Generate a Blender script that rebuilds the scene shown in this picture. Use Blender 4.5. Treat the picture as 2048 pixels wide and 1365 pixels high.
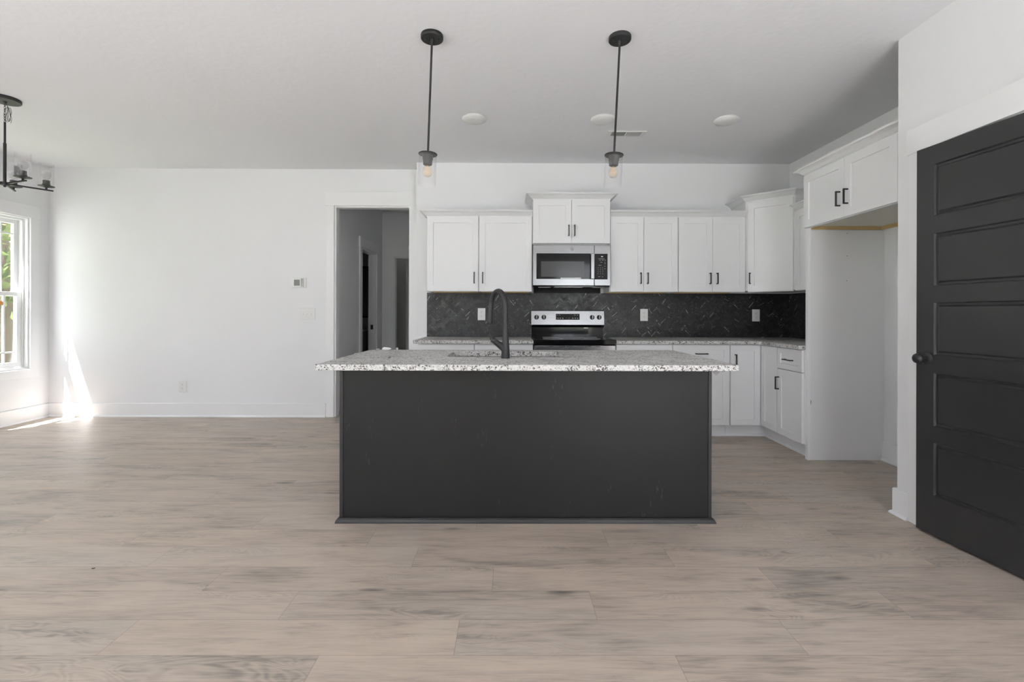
import bpy, bmesh, math, random
from mathutils import Vector, Matrix
random.seed(7)
scn = bpy.context.scene
for o in list(bpy.data.objects): bpy.data.objects.remove(o)
COL = scn.collection
PI = math.pi

# ------------------------------------------------------------------ camera
CAM_H = 1.1657
cam_d = bpy.data.cameras.new('camera'); cam = bpy.data.objects.new('camera', cam_d); COL.objects.link(cam)
cam_d.sensor_width = 36.0; cam_d.sensor_fit = 'HORIZONTAL'
cam_d.lens = 931.8643 / 2048 * 36.0
cam_d.shift_y = -(682.5 - 625.5973) / 2048
cam_d.clip_start = 0.05; cam_d.clip_end = 200
YAW, ROLL = 0.0042, 0.0027
c_, s_ = math.cos(YAW), math.sin(YAW)
r0 = Vector((c_, -s_, 0)); fwd = Vector((s_, c_, 0)); up0 = Vector((0, 0, 1))
rt = math.cos(ROLL) * r0 + math.sin(ROLL) * up0
upv = math.cos(ROLL) * up0 - math.sin(ROLL) * r0
cam.matrix_world = Matrix(((rt.x, upv.x, -fwd.x, 0), (rt.y, upv.y, -fwd.y, 0), (rt.z, upv.z, -fwd.z, CAM_H), (0, 0, 0, 1)))
scn.camera = cam

# ------------------------------------------------------------------ colour management
scn.view_settings.view_transform = 'Standard'
scn.view_settings.look = 'None'
scn.view_settings.gamma = 1.0
scn.view_settings.use_curve_mapping = False
scn.view_settings.exposure = 0.66

# ------------------------------------------------------------------ world, sun, window portals
W = bpy.data.worlds.new('sky'); scn.world = W; W.use_nodes = True
wn = W.node_tree.nodes; wl = W.node_tree.links
bg = wn['Background']
wtc = wn.new('ShaderNodeTexCoord'); wsep = wn.new('ShaderNodeSeparateXYZ'); wr = wn.new('ShaderNodeValToRGB')
wl.new(wtc.outputs['Generated'], wsep.inputs[0]); wl.new(wsep.outputs['Z'], wr.inputs[0]); wl.new(wr.outputs[0], bg.inputs[0])
wr.color_ramp.elements[0].position = 0.0; wr.color_ramp.elements[0].color = (0.90, 0.925, 1.0, 1)
wr.color_ramp.elements[1].position = 0.8; wr.color_ramp.elements[1].color = (0.82, 0.875, 1.0, 1)
bg.inputs[1].default_value = 5.0

sun_d = bpy.data.lights.new('sun', 'SUN'); sun = bpy.data.objects.new('sun', sun_d); COL.objects.link(sun)
sun_d.energy = 32.0; sun_d.angle = math.radians(0.55); sun_d.color = (1.0, 0.96, 0.94)
sun.rotation_euler = Vector((1.0, 1.4, -3.2)).to_track_quat('-Z', 'Y').to_euler()
sun.location = (-9, -3, 9)

H = 2.757           # ceiling height
XL = -5.115         # window wall
YL = 5.19           # living-side back wall
YK = 4.955          # kitchen back wall
XR = 2.976          # kitchen right wall
XP = 2.2544         # pantry wall face
YP = 2.70           # pantry wall end
YR = -1.1           # wall behind the camera
XKL = -0.996        # left end of the kitchen wall

def portal(cx, cy, cz, sx, sz, d):
    l = bpy.data.lights.new('window_daylight', 'AREA'); l.shape = 'RECTANGLE'; l.size = sx; l.size_y = sz
    l.cycles.is_portal = True
    o = bpy.data.objects.new('window_daylight', l); COL.objects.link(o)
    o.location = (cx, cy, cz); o.rotation_euler = Vector(d).to_track_quat('-Z', 'Z').to_euler()

# window openings: (y0, y1, z0, z1) in the left wall, (x0, x1, z0, z1) in the rear wall
LEFT_WIN = [(4.10, 4.976, 0.554, 2.16), (-0.85, 0.85, 0.06, 2.30)]  # second opening is unseen, added and sized to light floor and ceiling
REAR_WIN = [(-2.2, -0.95, 0.5, 2.25), (0.95, 1.95, 0.02, 2.3)]  # unseen: first invented for fill light, second follows the microwave reflection
for a, b, c, d in LEFT_WIN: portal(XL - 0.16, (a + b) / 2, (c + d) / 2, b - a, d - c, (1, 0, 0))
for a, b, c, d in REAR_WIN: portal((a + b) / 2, YR - 0.16, (c + d) / 2, b - a, d - c, (0, 1, 0))

# ------------------------------------------------------------------ materials
def newmat(name):
    m = bpy.data.materials.new(name); m.use_nodes = True
    return m, m.node_tree.nodes, m.node_tree.links, m.node_tree.nodes['Principled BSDF']
def simple(name, col, rough=0.5, metal=0.0, spec=0.5, bump=0, bscale=200, coat=0):
    m, n, l, p = newmat(name)
    p.inputs['Base Color'].default_value = (*col, 1); p.inputs['Roughness'].default_value = rough
    p.inputs['Metallic'].default_value = metal; p.inputs['Specular IOR Level'].default_value = spec
    p.inputs['Coat Weight'].default_value = coat
    tc = n.new('ShaderNodeTexCoord'); nz = n.new('ShaderNodeTexNoise'); nz.inputs['Scale'].default_value = bscale
    l.new(tc.outputs['Object'], nz.inputs['Vector'])
    mr = n.new('ShaderNodeMapRange'); mr.inputs['To Min'].default_value = max(0, rough - .04); mr.inputs['To Max'].default_value = rough + .04
    l.new(nz.outputs[0], mr.inputs[0]); l.new(mr.outputs[0], p.inputs['Roughness'])
    if bump:
        b = n.new('ShaderNodeBump'); b.inputs['Strength'].default_value = bump; b.inputs['Distance'].default_value = .002
        l.new(nz.outputs[0], b.inputs['Height']); l.new(b.outputs[0], p.inputs['Normal'])
    return m
M = {}
M['wall'] = simple('wall_paint', (.865, .868, .888), .6, bump=.12, bscale=90, spec=.3)
M['ceiling'] = simple('ceiling_paint', (.875, .877, .902), .85, bump=.9, bscale=26, spec=.2)
M['trim'] = simple('trim_paint', (.885, .887, .90), .38, bump=.03)
M['cabinet'] = simple('cabinet_paint', (.855, .857, .868), .36, spec=.5)
M['carcass'] = simple('cabinet_inside', (.62, .62, .60), .5)
M['rawwood'] = simple('raw_plywood', (.62, .43, .20), .6)
M['under'] = simple('cabinet_underside', (.72, .71, .62), .5)
M['black'] = simple('black_hardware', (.022, .022, .024), .42, spec=.5)
M['pendblack'] = simple('black_lamp_metal', (.019, .019, .020), .5)
M['island'] = simple('island_black_paint', (.0140, .0140, .0145), .46, spec=.36)
M['islandtrim'] = simple('island_trim_paint', (.026, .026, .027), .40)
M['door'] = simple('door_black_paint', (.034, .034, .036), .30, bump=.05, bscale=60)
M['plate'] = simple('white_plastic', (.83, .83, .83), .3)
M['slot'] = simple('dark_slot', (.05, .05, .05), .5)
M['steel'] = simple('stainless_steel', (.38, .38, .38), .24, metal=1)
M['steeldark'] = simple('dark_steel', (.25, .25, .25), .35, metal=1)
M['blackglass'] = simple('black_glass', (.010, .010, .011), .08, spec=.28)
M['blackpanel'] = simple('black_display_panel', (.012, .012, .013), .35, spec=.2)
M['winglass'] = simple('oven_window_glass', (.055, .055, .055), .18, spec=.4)
M['lcd'] = simple('grey_screen', (.20, .21, .20), .3)
M['glyph'] = simple('printed_white', (.55, .55, .55), .5)
M['logo'] = simple('logo_grey', (.30, .30, .31), .35, metal=.6)
M['white_lens'] = simple('frosted_lens', (.80, .80, .79), .45)
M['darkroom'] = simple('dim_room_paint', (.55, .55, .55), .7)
M['mirror'] = simple('mirror_silver', (.55, .55, .55), .05, metal=1)
M['vanity'] = simple('vanity_paint', (.55, .55, .55), .4)
M['paper'] = simple('crumpled_plastic', (.8, .8, .8), .35)
M['orange'] = simple('orange_tape', (.85, .36, .08), .5)
M['sticker'] = simple('white_sticker', (.85, .85, .85), .5)
M['vinyl'] = simple('white_vinyl_frame', (.86, .87, .87), .35)
M['sinksteel'] = simple('sink_steel', (.42, .42, .42), .3, metal=1)
M['concrete'] = simple('pale_concrete', (.62, .62, .635), .85, bump=.3, bscale=40)
M['bark'] = simple('tree_bark', (.10, .075, .055), .9, bump=.8, bscale=12)
M['lawn'] = simple('lawn_green', (.17, .20, .10), .9, bump=.5, bscale=30)
M['brass'] = simple('bulb_cap', (.35, .34, .32), .3, metal=1)

def glassmat(name, tint=(1, 1, 1), gloss=.12, edge=.35):
    m, n, l, p = newmat(name); n.remove(p)
    out = n['Material Output']; tr = n.new('ShaderNodeBsdfTransparent'); gl = n.new('ShaderNodeBsdfGlossy'); mx = n.new('ShaderNodeMixShader')
    tr.inputs[0].default_value = (*tint, 1); gl.inputs['Roughness'].default_value = .03; gl.inputs[0].default_value = (.9, .9, .9, 1)
    lw = n.new('ShaderNodeLayerWeight'); lw.inputs[0].default_value = edge
    mr = n.new('ShaderNodeMapRange'); mr.inputs['To Min'].default_value = .03; mr.inputs['To Max'].default_value = gloss * 4
    l.new(lw.outputs['Facing'], mr.inputs[0]); l.new(mr.outputs[0], mx.inputs[0]); l.new(tr.outputs[0], mx.inputs[1]); l.new(gl.outputs[0], mx.inputs[2]); l.new(mx.outputs[0], out.inputs[0])
    return m
M['pane'] = glassmat('window_glass', (.97, .98, .97), .05)
M['shade'] = glassmat('clear_lamp_glass', (.996, .996, .996), .06, .3)
M['amber'] = glassmat('amber_bulb_glass', (1.0, .94, .84), .14, .5)
M['clearbulb'] = glassmat('clear_bulb_glass', (.95, .95, .95), .14, .5)
M['film'] = glassmat('protective_film', (.86, .86, .86), .12, .5)
M['filament'] = simple('amber_filament', (.90, .62, .36), .4)

# faint pale scuffs low on the island paint
def scuffed(m):
    n = m.node_tree.nodes; l = m.node_tree.links; p = n['Principled BSDF']
    tc = n.new('ShaderNodeTexCoord'); mp = n.new('ShaderNodeMapping'); mp.inputs['Scale'].default_value = (9, 9, 3.2); mp.inputs['Location'].default_value = (3.1, 0, 1.7)
    a = n.new('ShaderNodeTexNoise'); a.inputs['Scale'].default_value = 1.0; a.inputs['Detail'].default_value = 2
    b = n.new('ShaderNodeTexNoise'); b.inputs['Scale'].default_value = 9.0; b.inputs['Detail'].default_value = 6
    l.new(tc.outputs['Object'], mp.inputs[0]); l.new(mp.outputs[0], a.inputs[0]); l.new(mp.outputs[0], b.inputs[0])
    ra = n.new('ShaderNodeMapRange'); ra.inputs['From Min'].default_value = .64; ra.inputs['From Max'].default_value = .72; l.new(a.outputs[0], ra.inputs[0])
    rb = n.new('ShaderNodeMapRange'); rb.inputs['From Min'].default_value = .56; rb.inputs['From Max'].default_value = .70; rb.inputs['To Max'].default_value = .30; l.new(b.outputs[0], rb.inputs[0])
    k = n.new('ShaderNodeMath'); k.operation = 'MULTIPLY'; l.new(ra.outputs[0], k.inputs[0]); l.new(rb.outputs[0], k.inputs[1])
    mx = n.new('ShaderNodeMix'); mx.data_type = 'RGBA'; mx.inputs['A'].default_value = p.inputs['Base Color'].default_value; mx.inputs['B'].default_value = (.16, .16, .16, 1)
    l.new(k.outputs[0], mx.inputs['Factor']); l.new(mx.outputs['Result'], p.inputs['Base Color'])
scuffed(M['island'])

# brushed steel with fine horizontal grain
def brushed(name, col, rough):
    m, n, l, p = newmat(name); p.inputs['Metallic'].default_value = 1
    tc = n.new('ShaderNodeTexCoord'); mp = n.new('ShaderNodeMapping'); mp.inputs['Scale'].default_value = (3, 3, 900)
    nz = n.new('ShaderNodeTexNoise'); nz.inputs['Scale'].default_value = 1; nz.inputs['Detail'].default_value = 3
    l.new(tc.outputs['Object'], mp.inputs[0]); l.new(mp.outputs[0], nz.inputs[0])
    mr = n.new('ShaderNodeMapRange'); mr.inputs['To Min'].default_value = rough - .06; mr.inputs['To Max'].default_value = rough + .08
    l.new(nz.outputs[0], mr.inputs[0]); l.new(mr.outputs[0], p.inputs['Roughness'])
    p.inputs['Base Color'].default_value = (*col, 1); p.inputs['Anisotropic'].default_value = .5
    return m
M['brushed'] = brushed('brushed_stainless', (.30, .30, .305), .24)

# speckled granite
def granite():
    m, n, l, p = newmat('speckled_granite')
    tc = n.new('ShaderNodeTexCoord')
    v1 = n.new('ShaderNodeTexVoronoi'); v1.inputs['Scale'].default_value = 175; v1.feature = 'F1'
    v2 = n.new('ShaderNodeTexVoronoi'); v2.inputs['Scale'].default_value = 78
    nz = n.new('ShaderNodeTexNoise'); nz.inputs['Scale'].default_value = 9; nz.inputs['Detail'].default_value = 6
    nd = n.new('ShaderNodeTexNoise'); nd.inputs['Scale'].default_value = 160; nd.inputs['Detail'].default_value = 2
    for q in (v1, v2, nz, nd): l.new(tc.outputs['Object'], q.inputs['Vector'])
    s1 = n.new('ShaderNodeSeparateColor'); l.new(v1.outputs['Color'], s1.inputs[0])
    s2 = n.new('ShaderNodeSeparateColor'); l.new(v2.outputs['Color'], s2.inputs[0])
    a = n.new('ShaderNodeMath'); a.operation = 'ADD'; l.new(s1.outputs[0], a.inputs[0])
    b = n.new('ShaderNodeMath'); b.operation = 'MULTIPLY_ADD'; b.inputs[1].default_value = .55; l.new(s2.outputs[1], b.inputs[0]); l.new(a.outputs[0], b.inputs[2])
    nzc = n.new('ShaderNodeMath'); nzc.operation = 'MULTIPLY'; nzc.inputs[1].default_value = .9; l.new(nz.outputs[0], nzc.inputs[0]); l.new(nzc.outputs[0], a.inputs[1])
    d = n.new('ShaderNodeMath'); d.operation = 'MULTIPLY'; d.inputs[1].default_value = .5; l.new(b.outputs[0], d.inputs[0])
    r = n.new('ShaderNodeValToRGB'); l.new(d.outputs[0], r.inputs[0]); e = r.color_ramp.elements
    e[0].position = .28; e[0].color = (.045, .042, .042, 1)
    e[1].position = .95; e[1].color = (.72, .715, .705, 1)
    for pos, cc in ((.385, (.12, .115, .11, 1)), (.435, (.29, .28, .27, 1)), (.485, (.48, .47, .46, 1)), (.60, (.615, .61, .60, 1))):
        x = e.new(pos); x.color = cc
    l.new(r.outputs[0], p.inputs['Base Color']); p.inputs['Roughness'].default_value = .42; p.inputs['Specular IOR Level'].default_value = .35
    return m
M['granite'] = granite()

# herringbone tile (per tile random in the 'rnd' attribute, uv in metres)
def tilemat():
    m, n, l, p = newmat('black_marble_tile')
    at = n.new('ShaderNodeAttribute'); at.attribute_name = 'rnd'
    sp = n.new('ShaderNodeSeparateColor'); l.new(at.outputs['Color'], sp.inputs[0])
    uv = n.new('ShaderNodeUVMap'); su = n.new('ShaderNodeSeparateXYZ'); l.new(uv.outputs[0], su.inputs[0])
    tc = n.new('ShaderNodeTexCoord'); nz = n.new('ShaderNodeTexNoise'); nz.noise_dimensions = '4D'; nz.inputs['Scale'].default_value = 22; nz.inputs['Detail'].default_value = 5
    l.new(tc.outputs['Object'], nz.inputs['Vector'])
    w = n.new('ShaderNodeMath'); w.operation = 'MULTIPLY'; w.inputs[1].default_value = 50; l.new(sp.outputs[0], w.inputs[0]); l.new(w.outputs[0], nz.inputs['W'])
    # base tone
    r = n.new('ShaderNodeValToRGB'); l.new(nz.outputs[0], r.inputs[0])
    r.color_ramp.elements[0].position = .35; r.color_ramp.elements[0].color = (.017, .017, .018, 1)
    r.color_ramp.elements[1].position = .75; r.color_ramp.elements[1].color = (.040, .040, .041, 1)
    # straight pale vein along some tiles: |v - (v0 + k*u)| < t
    def mth(op, a, b=None, c=None):
        q = n.new('ShaderNodeMath'); q.operation = op
        for i, x in enumerate((a, b, c)):
            if x is None: continue
            if isinstance(x, (int, float)): q.inputs[i].default_value = x
            else: l.new(x, q.inputs[i])
        return q.outputs[0]
    k = mth('MULTIPLY_ADD', sp.outputs[1], .7, -.35)
    v0 = mth('MULTIPLY_ADD', sp.outputs[0], .016, .004)
    line = mth('MULTIPLY_ADD', mth('SUBTRACT', su.outputs[0], .036), k, v0)
    wob = mth('MULTIPLY_ADD', nz.outputs[0], .008, -.004)
    d = mth('ABSOLUTE', mth('SUBTRACT', mth('ADD', su.outputs[1], wob), line))
    v = mth('LESS_THAN', d, .0011)
    v = mth('MULTIPLY', v, mth('GREATER_THAN', sp.outputs[2], .93))
    n2 = n.new('ShaderNodeTexNoise'); n2.inputs['Scale'].default_value = 45; l.new(tc.outputs['Object'], n2.inputs['Vector'])
    v = mth('MULTIPLY', v, mth('GREATER_THAN', n2.outputs[0], .47))
    # thin natural wisps
    wz = mth('LESS_THAN', mth('ABSOLUTE', mth('SUBTRACT', nz.outputs[0], .5)), .006)
    wz = mth('MULTIPLY', wz, mth('GREATER_THAN', sp.outputs[2], .45)); wz = mth('MULTIPLY', wz, .16)
    tot = mth('ADD', v, wz)
    mix = n.new('ShaderNodeMix'); mix.data_type = 'RGBA'; l.new(tot, mix.inputs['Factor']); l.new(r.outputs[0], mix.inputs['A']); mix.inputs['B'].default_value = (.80, .79, .76, 1)
    tint = n.new('ShaderNodeMix'); tint.data_type = 'RGBA'; tint.blend_type = 'MULTIPLY'; tint.inputs['Factor'].default_value = 1
    mr = n.new('ShaderNodeMapRange'); mr.inputs['To Min'].default_value = .75; mr.inputs['To Max'].default_value = 1.35; l.new(sp.outputs[1], mr.inputs[0])
    l.new(mix.outputs['Result'], tint.inputs['A']); l.new(mr.outputs[0], tint.inputs['B'])
    l.new(tint.outputs['Result'], p.inputs['Base Color'])
    rr = n.new('ShaderNodeMapRange'); rr.inputs['To Min'].default_value = .30; rr.inputs['To Max'].default_value = .50; l.new(sp.outputs[0], rr.inputs[0]); l.new(rr.outputs[0], p.inputs['Roughness'])
    return m
M['tile'] = tilemat()
M['grout'] = simple('dark_grout', (.022, .022, .022), .8)

# plank floor
def floormat():
    m, n, l, p = newmat('oak_plank_floor')
    def mth(op, a, b=None, c=None, cl=False):
        q = n.new('ShaderNodeMath'); q.operation = op; q.use_clamp = cl
        for i, x in enumerate((a, b, c)):
            if x is None: continue
            if isinstance(x, (int, float)): q.inputs[i].default_value = x
            else: l.new(x, q.inputs[i])
        return q.outputs[0]
    at = n.new('ShaderNodeAttribute'); at.attribute_name = 'rnd'
    sp = n.new('ShaderNodeSeparateColor'); l.new(at.outputs['Color'], sp.inputs[0])
    uv = n.new('ShaderNodeUVMap'); su = n.new('ShaderNodeSeparateXYZ'); l.new(uv.outputs[0], su.inputs[0])
    off = mth('MULTIPLY', sp.outputs[0], 60.0)
    def coords(sx, sy):
        c = n.new('ShaderNodeCombineXYZ')
        l.new(mth('MULTIPLY', su.outputs[0], sx), c.inputs[0]); l.new(mth('MULTIPLY', su.outputs[1], sy), c.inputs[1]); l.new(off, c.inputs[2])
        return c.outputs[0]
    def noise(sx, sy, det=5, dist=0, rough=.55):
        q = n.new('ShaderNodeTexNoise'); q.inputs['Scale'].default_value = 1; q.inputs['Detail'].default_value = det; q.inputs['Distortion'].default_value = dist; q.inputs['Roughness'].default_value = rough
        l.new(coords(sx, sy), q.inputs['Vector']); return q.outputs[0]
    big = noise(1.6, 7, 3, .6)
    mid = noise(5, 45, 5, .8)
    fine = noise(10, 300, 4, .3)
    # cathedral rings : contour lines of a smooth stretched field
    fld = noise(2.2, 8.0, 2, .9, .45)
    rings = mth('SINE', mth('MULTIPLY', fld, 120.0))
    rings = mth('MULTIPLY_ADD', rings, .5, .5)
    ringmask = noise(1.2, 5, 1)
    ringmask = mth('MULTIPLY', mth('SUBTRACT', ringmask, .48), 7.0, cl=True)
    rings = mth('MULTIPLY', rings, ringmask)
    # knots
    vk = n.new('ShaderNodeTexVoronoi'); vk.inputs['Scale'].default_value = 1; vk.inputs['Randomness'].default_value = 1
    l.new(coords(2.6, 8.5), vk.inputs['Vector'])
    kn = mth('SUBTRACT', 1.0, mth('MULTIPLY', vk.outputs['Distance'], 5.2), cl=True)
    sk = n.new('ShaderNodeSeparateColor'); l.new(vk.outputs['Color'], sk.inputs[0])
    kn = mth('MULTIPLY', kn, mth('GREATER_THAN', sk.outputs[0], .62))
    kn = mth('MULTIPLY', kn, mth('MULTIPLY_ADD', mid, 1.6, -.1, cl=True))
    # tone 0..1
    t = mth('ADD', mth('MULTIPLY_ADD', big, .60, mth('MULTIPLY', mid, .50)), -.10)
    t = mth('ADD', t, mth('MULTIPLY_ADD', fine, .34, -.10))
    t = mth('ADD', t, mth('MULTIPLY', rings, -.11))
    t = mth('ADD', t, mth('MULTIPLY', kn, -.40))
    t = mth('ADD', t, mth('MULTIPLY_ADD', sp.outputs[1], .10, -.05))
    r = n.new('ShaderNodeValToRGB'); l.new(t, r.inputs[0]); e = r.color_ramp.elements
    e[0].position = .12; e[0].color = (.145, .132, .122, 1)
    e[1].position = .80; e[1].color = (.66, .545, .450, 1)
    for pos, cc in ((.30, (.315, .268, .228, 1)), (.44, (.485, .402, .335, 1)), (.56, (.570, .472, .392, 1))):
        x = e.new(pos); x.color = cc
    # per plank hue: grey <-> tan
    gr = n.new('ShaderNodeMix'); gr.data_type = 'RGBA'; gr.blend_type = 'MULTIPLY'
    l.new(mth('MULTIPLY', sp.outputs[2], .65), gr.inputs['Factor']); l.new(r.outputs[0], gr.inputs['A']); gr.inputs['B'].default_value = (.90, .94, .99, 1)
    gb = n.new('ShaderNodeMix'); gb.data_type = 'RGBA'; gb.blend_type = 'MULTIPLY'
    l.new(mth('MULTIPLY', mth('SUBTRACT', noise(.9, 3, 2), .45), 2.2, cl=True), gb.inputs['Factor']); l.new(gr.outputs['Result'], gb.inputs['A']); gb.inputs['B'].default_value = (.90, .97, 1.0, 1)
    # seams
    Wd, Ln = .1835, 1.21
    ev = mth('MINIMUM', su.outputs[1], mth('SUBTRACT', Wd, su.outputs[1])); eu = mth('MINIMUM', su.outputs[0], mth('SUBTRACT', Ln, su.outputs[0]))
    seam = mth('LESS_THAN', mth('MINIMUM', ev, eu), .0011)
    sm = n.new('ShaderNodeMix'); sm.data_type = 'RGBA'; l.new(mth('MULTIPLY', seam, .42), sm.inputs['Factor']); l.new(gb.outputs['Result'], sm.inputs['A']); sm.inputs['B'].default_value = (.10, .085, .075, 1)
    # wiped dust film, pale scuffs
    tc = n.new('ShaderNodeTexCoord'); dn = n.new('ShaderNodeTexNoise'); dn.inputs['Scale'].default_value = 1.3; dn.inputs['Detail'].default_value = 7; dn.inputs['Distortion'].default_value = 1.2
    l.new(tc.outputs['Object'], dn.inputs['Vector'])
    dm = n.new('ShaderNodeMapRange'); dm.inputs['From Min'].default_value = .58; dm.inputs['From Max'].default_value = .78; dm.inputs['To Max'].default_value = .35; l.new(dn.outputs[0], dm.inputs[0])
    du = n.new('ShaderNodeMix'); du.data_type = 'RGBA'; l.new(dm.outputs[0], du.inputs['Factor']); l.new(sm.outputs['Result'], du.inputs['A']); du.inputs['B'].default_value = (.52, .49, .46, 1)
    l.new(du.outputs['Result'], p.inputs['Base Color'])
    rr = n.new('ShaderNodeMapRange'); rr.inputs['To Min'].default_value = .34; rr.inputs['To Max'].default_value = .56; l.new(mid, rr.inputs[0]); l.new(rr.outputs[0], p.inputs['Roughness'])
    p.inputs['Specular IOR Level'].default_value = .5
    b = n.new('ShaderNodeBump'); b.inputs['Strength'].default_value = .25; b.inputs['Distance'].default_value = .001
    hh = mth('SUBTRACT', mth('MULTIPLY', mid, .5), seam); l.new(hh, b.inputs['Height']); l.new(b.outputs[0], p.inputs['Normal'])
    return m
M['floor'] = floormat()

# leaves
def leafmat():
    m, n, l, p = newmat('leaf_green'); n.remove(p); out = n['Material Output']
    d = n.new('ShaderNodeBsdfDiffuse'); t = n.new('ShaderNodeBsdfTranslucent'); a = n.new('ShaderNodeAddShader')
    g = n.new('ShaderNodeNewGeometry'); r = n.new('ShaderNodeValToRGB'); l.new(g.outputs['Random Per Island'], r.inputs[0])
    r.color_ramp.elements[0].color = (.022, .032, .014, 1); r.color_ramp.elements[1].color = (.085, .10, .042, 1)
    l.new(r.outputs[0], d.inputs[0]); l.new(r.outputs[0], t.inputs[0]); l.new(d.outputs[0], a.inputs[0]); l.new(t.outputs[0], a.inputs[1]); l.new(a.outputs[0], out.inputs[0])
    return m
M['leaf'] = leafmat()

# ------------------------------------------------------------------ mesh helpers
class MB:
    def __init__(s): s.bm = bmesh.new()
    def box(s, x0, x1, y0, y1, z0, z1, mtx=None):
        v = [s.bm.verts.new(((mtx @ Vector(p)) if mtx else Vector(p))) for p in
             ((x0, y0, z0), (x1, y0, z0), (x1, y1, z0), (x0, y1, z0), (x0, y0, z1), (x1, y0, z1), (x1, y1, z1), (x0, y1, z1))]
        for f in ((0, 3, 2, 1), (4, 5, 6, 7), (0, 1, 5, 4), (1, 2, 6, 5), (2, 3, 7, 6), (3, 0, 4, 7)): s.bm.faces.new([v[i] for i in f])
        return s
    def quad(s, pts):
        v = [s.bm.verts.new(p) for p in pts]; return s.bm.faces.new(v)
    def lathe(s, prof, seg=32, mtx=None, caps=True):
        """prof: list of (r, z); axis z"""
        rings = []
        for r, z in prof:
            if r < 1e-6:
                p = Vector((0, 0, z)); rings.append([s.bm.verts.new(mtx @ p if mtx else p)])
            else:
                ring = []
                for k in range(seg):
                    a = 2 * PI * k / seg; p = Vector((r * math.cos(a), r * math.sin(a), z)); ring.append(s.bm.verts.new(mtx @ p if mtx else p))
                rings.append(ring)
        for A, B in zip(rings, rings[1:]):
            for k in range(seg):
                k2 = (k + 1) % seg
                if len(A) == 1 and len(B) > 1: s.bm.faces.new((A[0], B[k2], B[k]))
                elif len(B) == 1 and len(A) > 1: s.bm.faces.new((A[k], A[k2], B[0]))
                elif len(A) > 1 and len(B) > 1: s.bm.faces.new((A[k], A[k2], B[k2], B[k]))
        if caps:
            if len(rings[0]) > 1: s.bm.faces.new(list(reversed(rings[0])))
            if len(rings[-1]) > 1: s.bm.faces.new(rings[-1])
        return s
    def tube(s, pts, rad, seg=14, caps=True):
        pts = [Vector(p) for p in pts]; n = len(pts)
        if not hasattr(rad, '__len__'): rad = [rad] * n
        t0 = (pts[1] - pts[0]).normalized(); a = Vector((0, 0, 1)) if abs(t0.z) < .9 else Vector((1, 0, 0))
        u = t0.cross(a).normalized(); rings = []
        for i in range(n):
            t = ((pts[min(i + 1, n - 1)] - pts[max(i - 1, 0)])).normalized()
            u = (u - t * u.dot(t)).normalized(); w = t.cross(u)
            rings.append([s.bm.verts.new(pts[i] + rad[i] * (math.cos(2 * PI * k / seg) * u + math.sin(2 * PI * k / seg) * w)) for k in range(seg)])
        for A, B in zip(rings, rings[1:]):
            for k in range(seg): s.bm.faces.new((A[k], A[(k + 1) % seg], B[(k + 1) % seg], B[k]))
        if caps: s.bm.faces.new(list(reversed(rings[0]))); s.bm.faces.new(rings[-1])
        return s
    def sweep(s, path, prof, left=False):
        """sweep a closed (out, z) profile along a horizontal polyline, mitred; 'out' is to the right of travel (left if left)."""
        P = [Vector((p[0], p[1], 0)) for p in path]; n = len(P); rings = []
        sg = -1 if left else 1
        nr = []
        for a, b in zip(P, P[1:]):
            d = (b - a).normalized(); nr.append(Vector((d.y, -d.x, 0)) * sg)
        for i in range(n):
            if i == 0: m = nr[0]
            elif i == n - 1: m = nr[-1]
            else:
                m = (nr[i - 1] + nr[i]); m = m / (m.dot(nr[i]) if abs(m.dot(nr[i])) > 1e-6 else 1)
            rings.append([s.bm.verts.new(P[i] + m * o + Vector((0, 0, z))) for o, z in prof])
        k = len(prof)
        for A, B in zip(rings, rings[1:]):
            for j in range(k): s.bm.faces.new((A[j], A[(j + 1) % k], B[(j + 1) % k], B[j]))
        s.bm.faces.new(rings[0]); s.bm.faces.new(list(reversed(rings[-1])))
        return s
    def shaker(s, x0, x1, z0, z1, y=0.0, t=.019, st=.058, rec=.009):
        """flat panel door; front face at y facing -y"""
        b = s.bm; V = lambda x, yy, z: b.verts.new((x, yy, z))
        def ring(x0, x1, z0, z1, yy): return [V(x0, yy, z0), V(x1, yy, z0), V(x1, yy, z1), V(x0, yy, z1)]
        e = .0015
        A = ring(x0, x1, z0, z1, y + e); A2 = ring(x0 + e, x1 - e, z0 + e, z1 - e, y)
        B = ring(x0 + st, x1 - st, z0 + st, z1 - st, y); Cc = ring(x0 + st + .001, x1 - st - .001, z0 + st + .001, z1 - st - .001, y + rec)
        D = ring(x0, x1, z0, z1, y + t)
        for R1, R2 in ((A, A2), (A2, B), (B, Cc)):
            for k in range(4): b.faces.new((R1[k], R1[(k + 1) % 4], R2[(k + 1) % 4], R2[k]))
        b.faces.new(Cc)
        for k in range(4): b.faces.new((A[(k + 1) % 4], A[k], D[k], D[(k + 1) % 4]))
        b.faces.new(list(reversed(D)))
        return s
    def build(s, name, mat, parent=None, smooth=False, bevel=0, seg=2, loc=None, rz=None):
        bm = s.bm
        bmesh.ops.recalc_face_normals(bm, faces=bm.faces)
        me = bpy.data.meshes.new(name); bm.to_mesh(me); bm.free()
        me.materials.append(mat if not isinstance(mat, str) else M[mat])
        if smooth:
            for f in me.polygons: f.use_smooth = True
        o = bpy.data.objects.new(name, me); COL.objects.link(o)
        if parent is not None: o.parent = parent
        if loc is not None: o.location = loc
        if rz is not None: o.rotation_euler = (0, 0, rz)
        if bevel:
            m = o.modifiers.new('bevel', 'BEVEL'); m.width = bevel; m.segments = seg; m.limit_method = 'ANGLE'; m.angle_limit = math.radians(40)
            if smooth: pass
        if smooth:
            me.set_sharp_from_angle(angle=math.radians(42))
        return o
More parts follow.
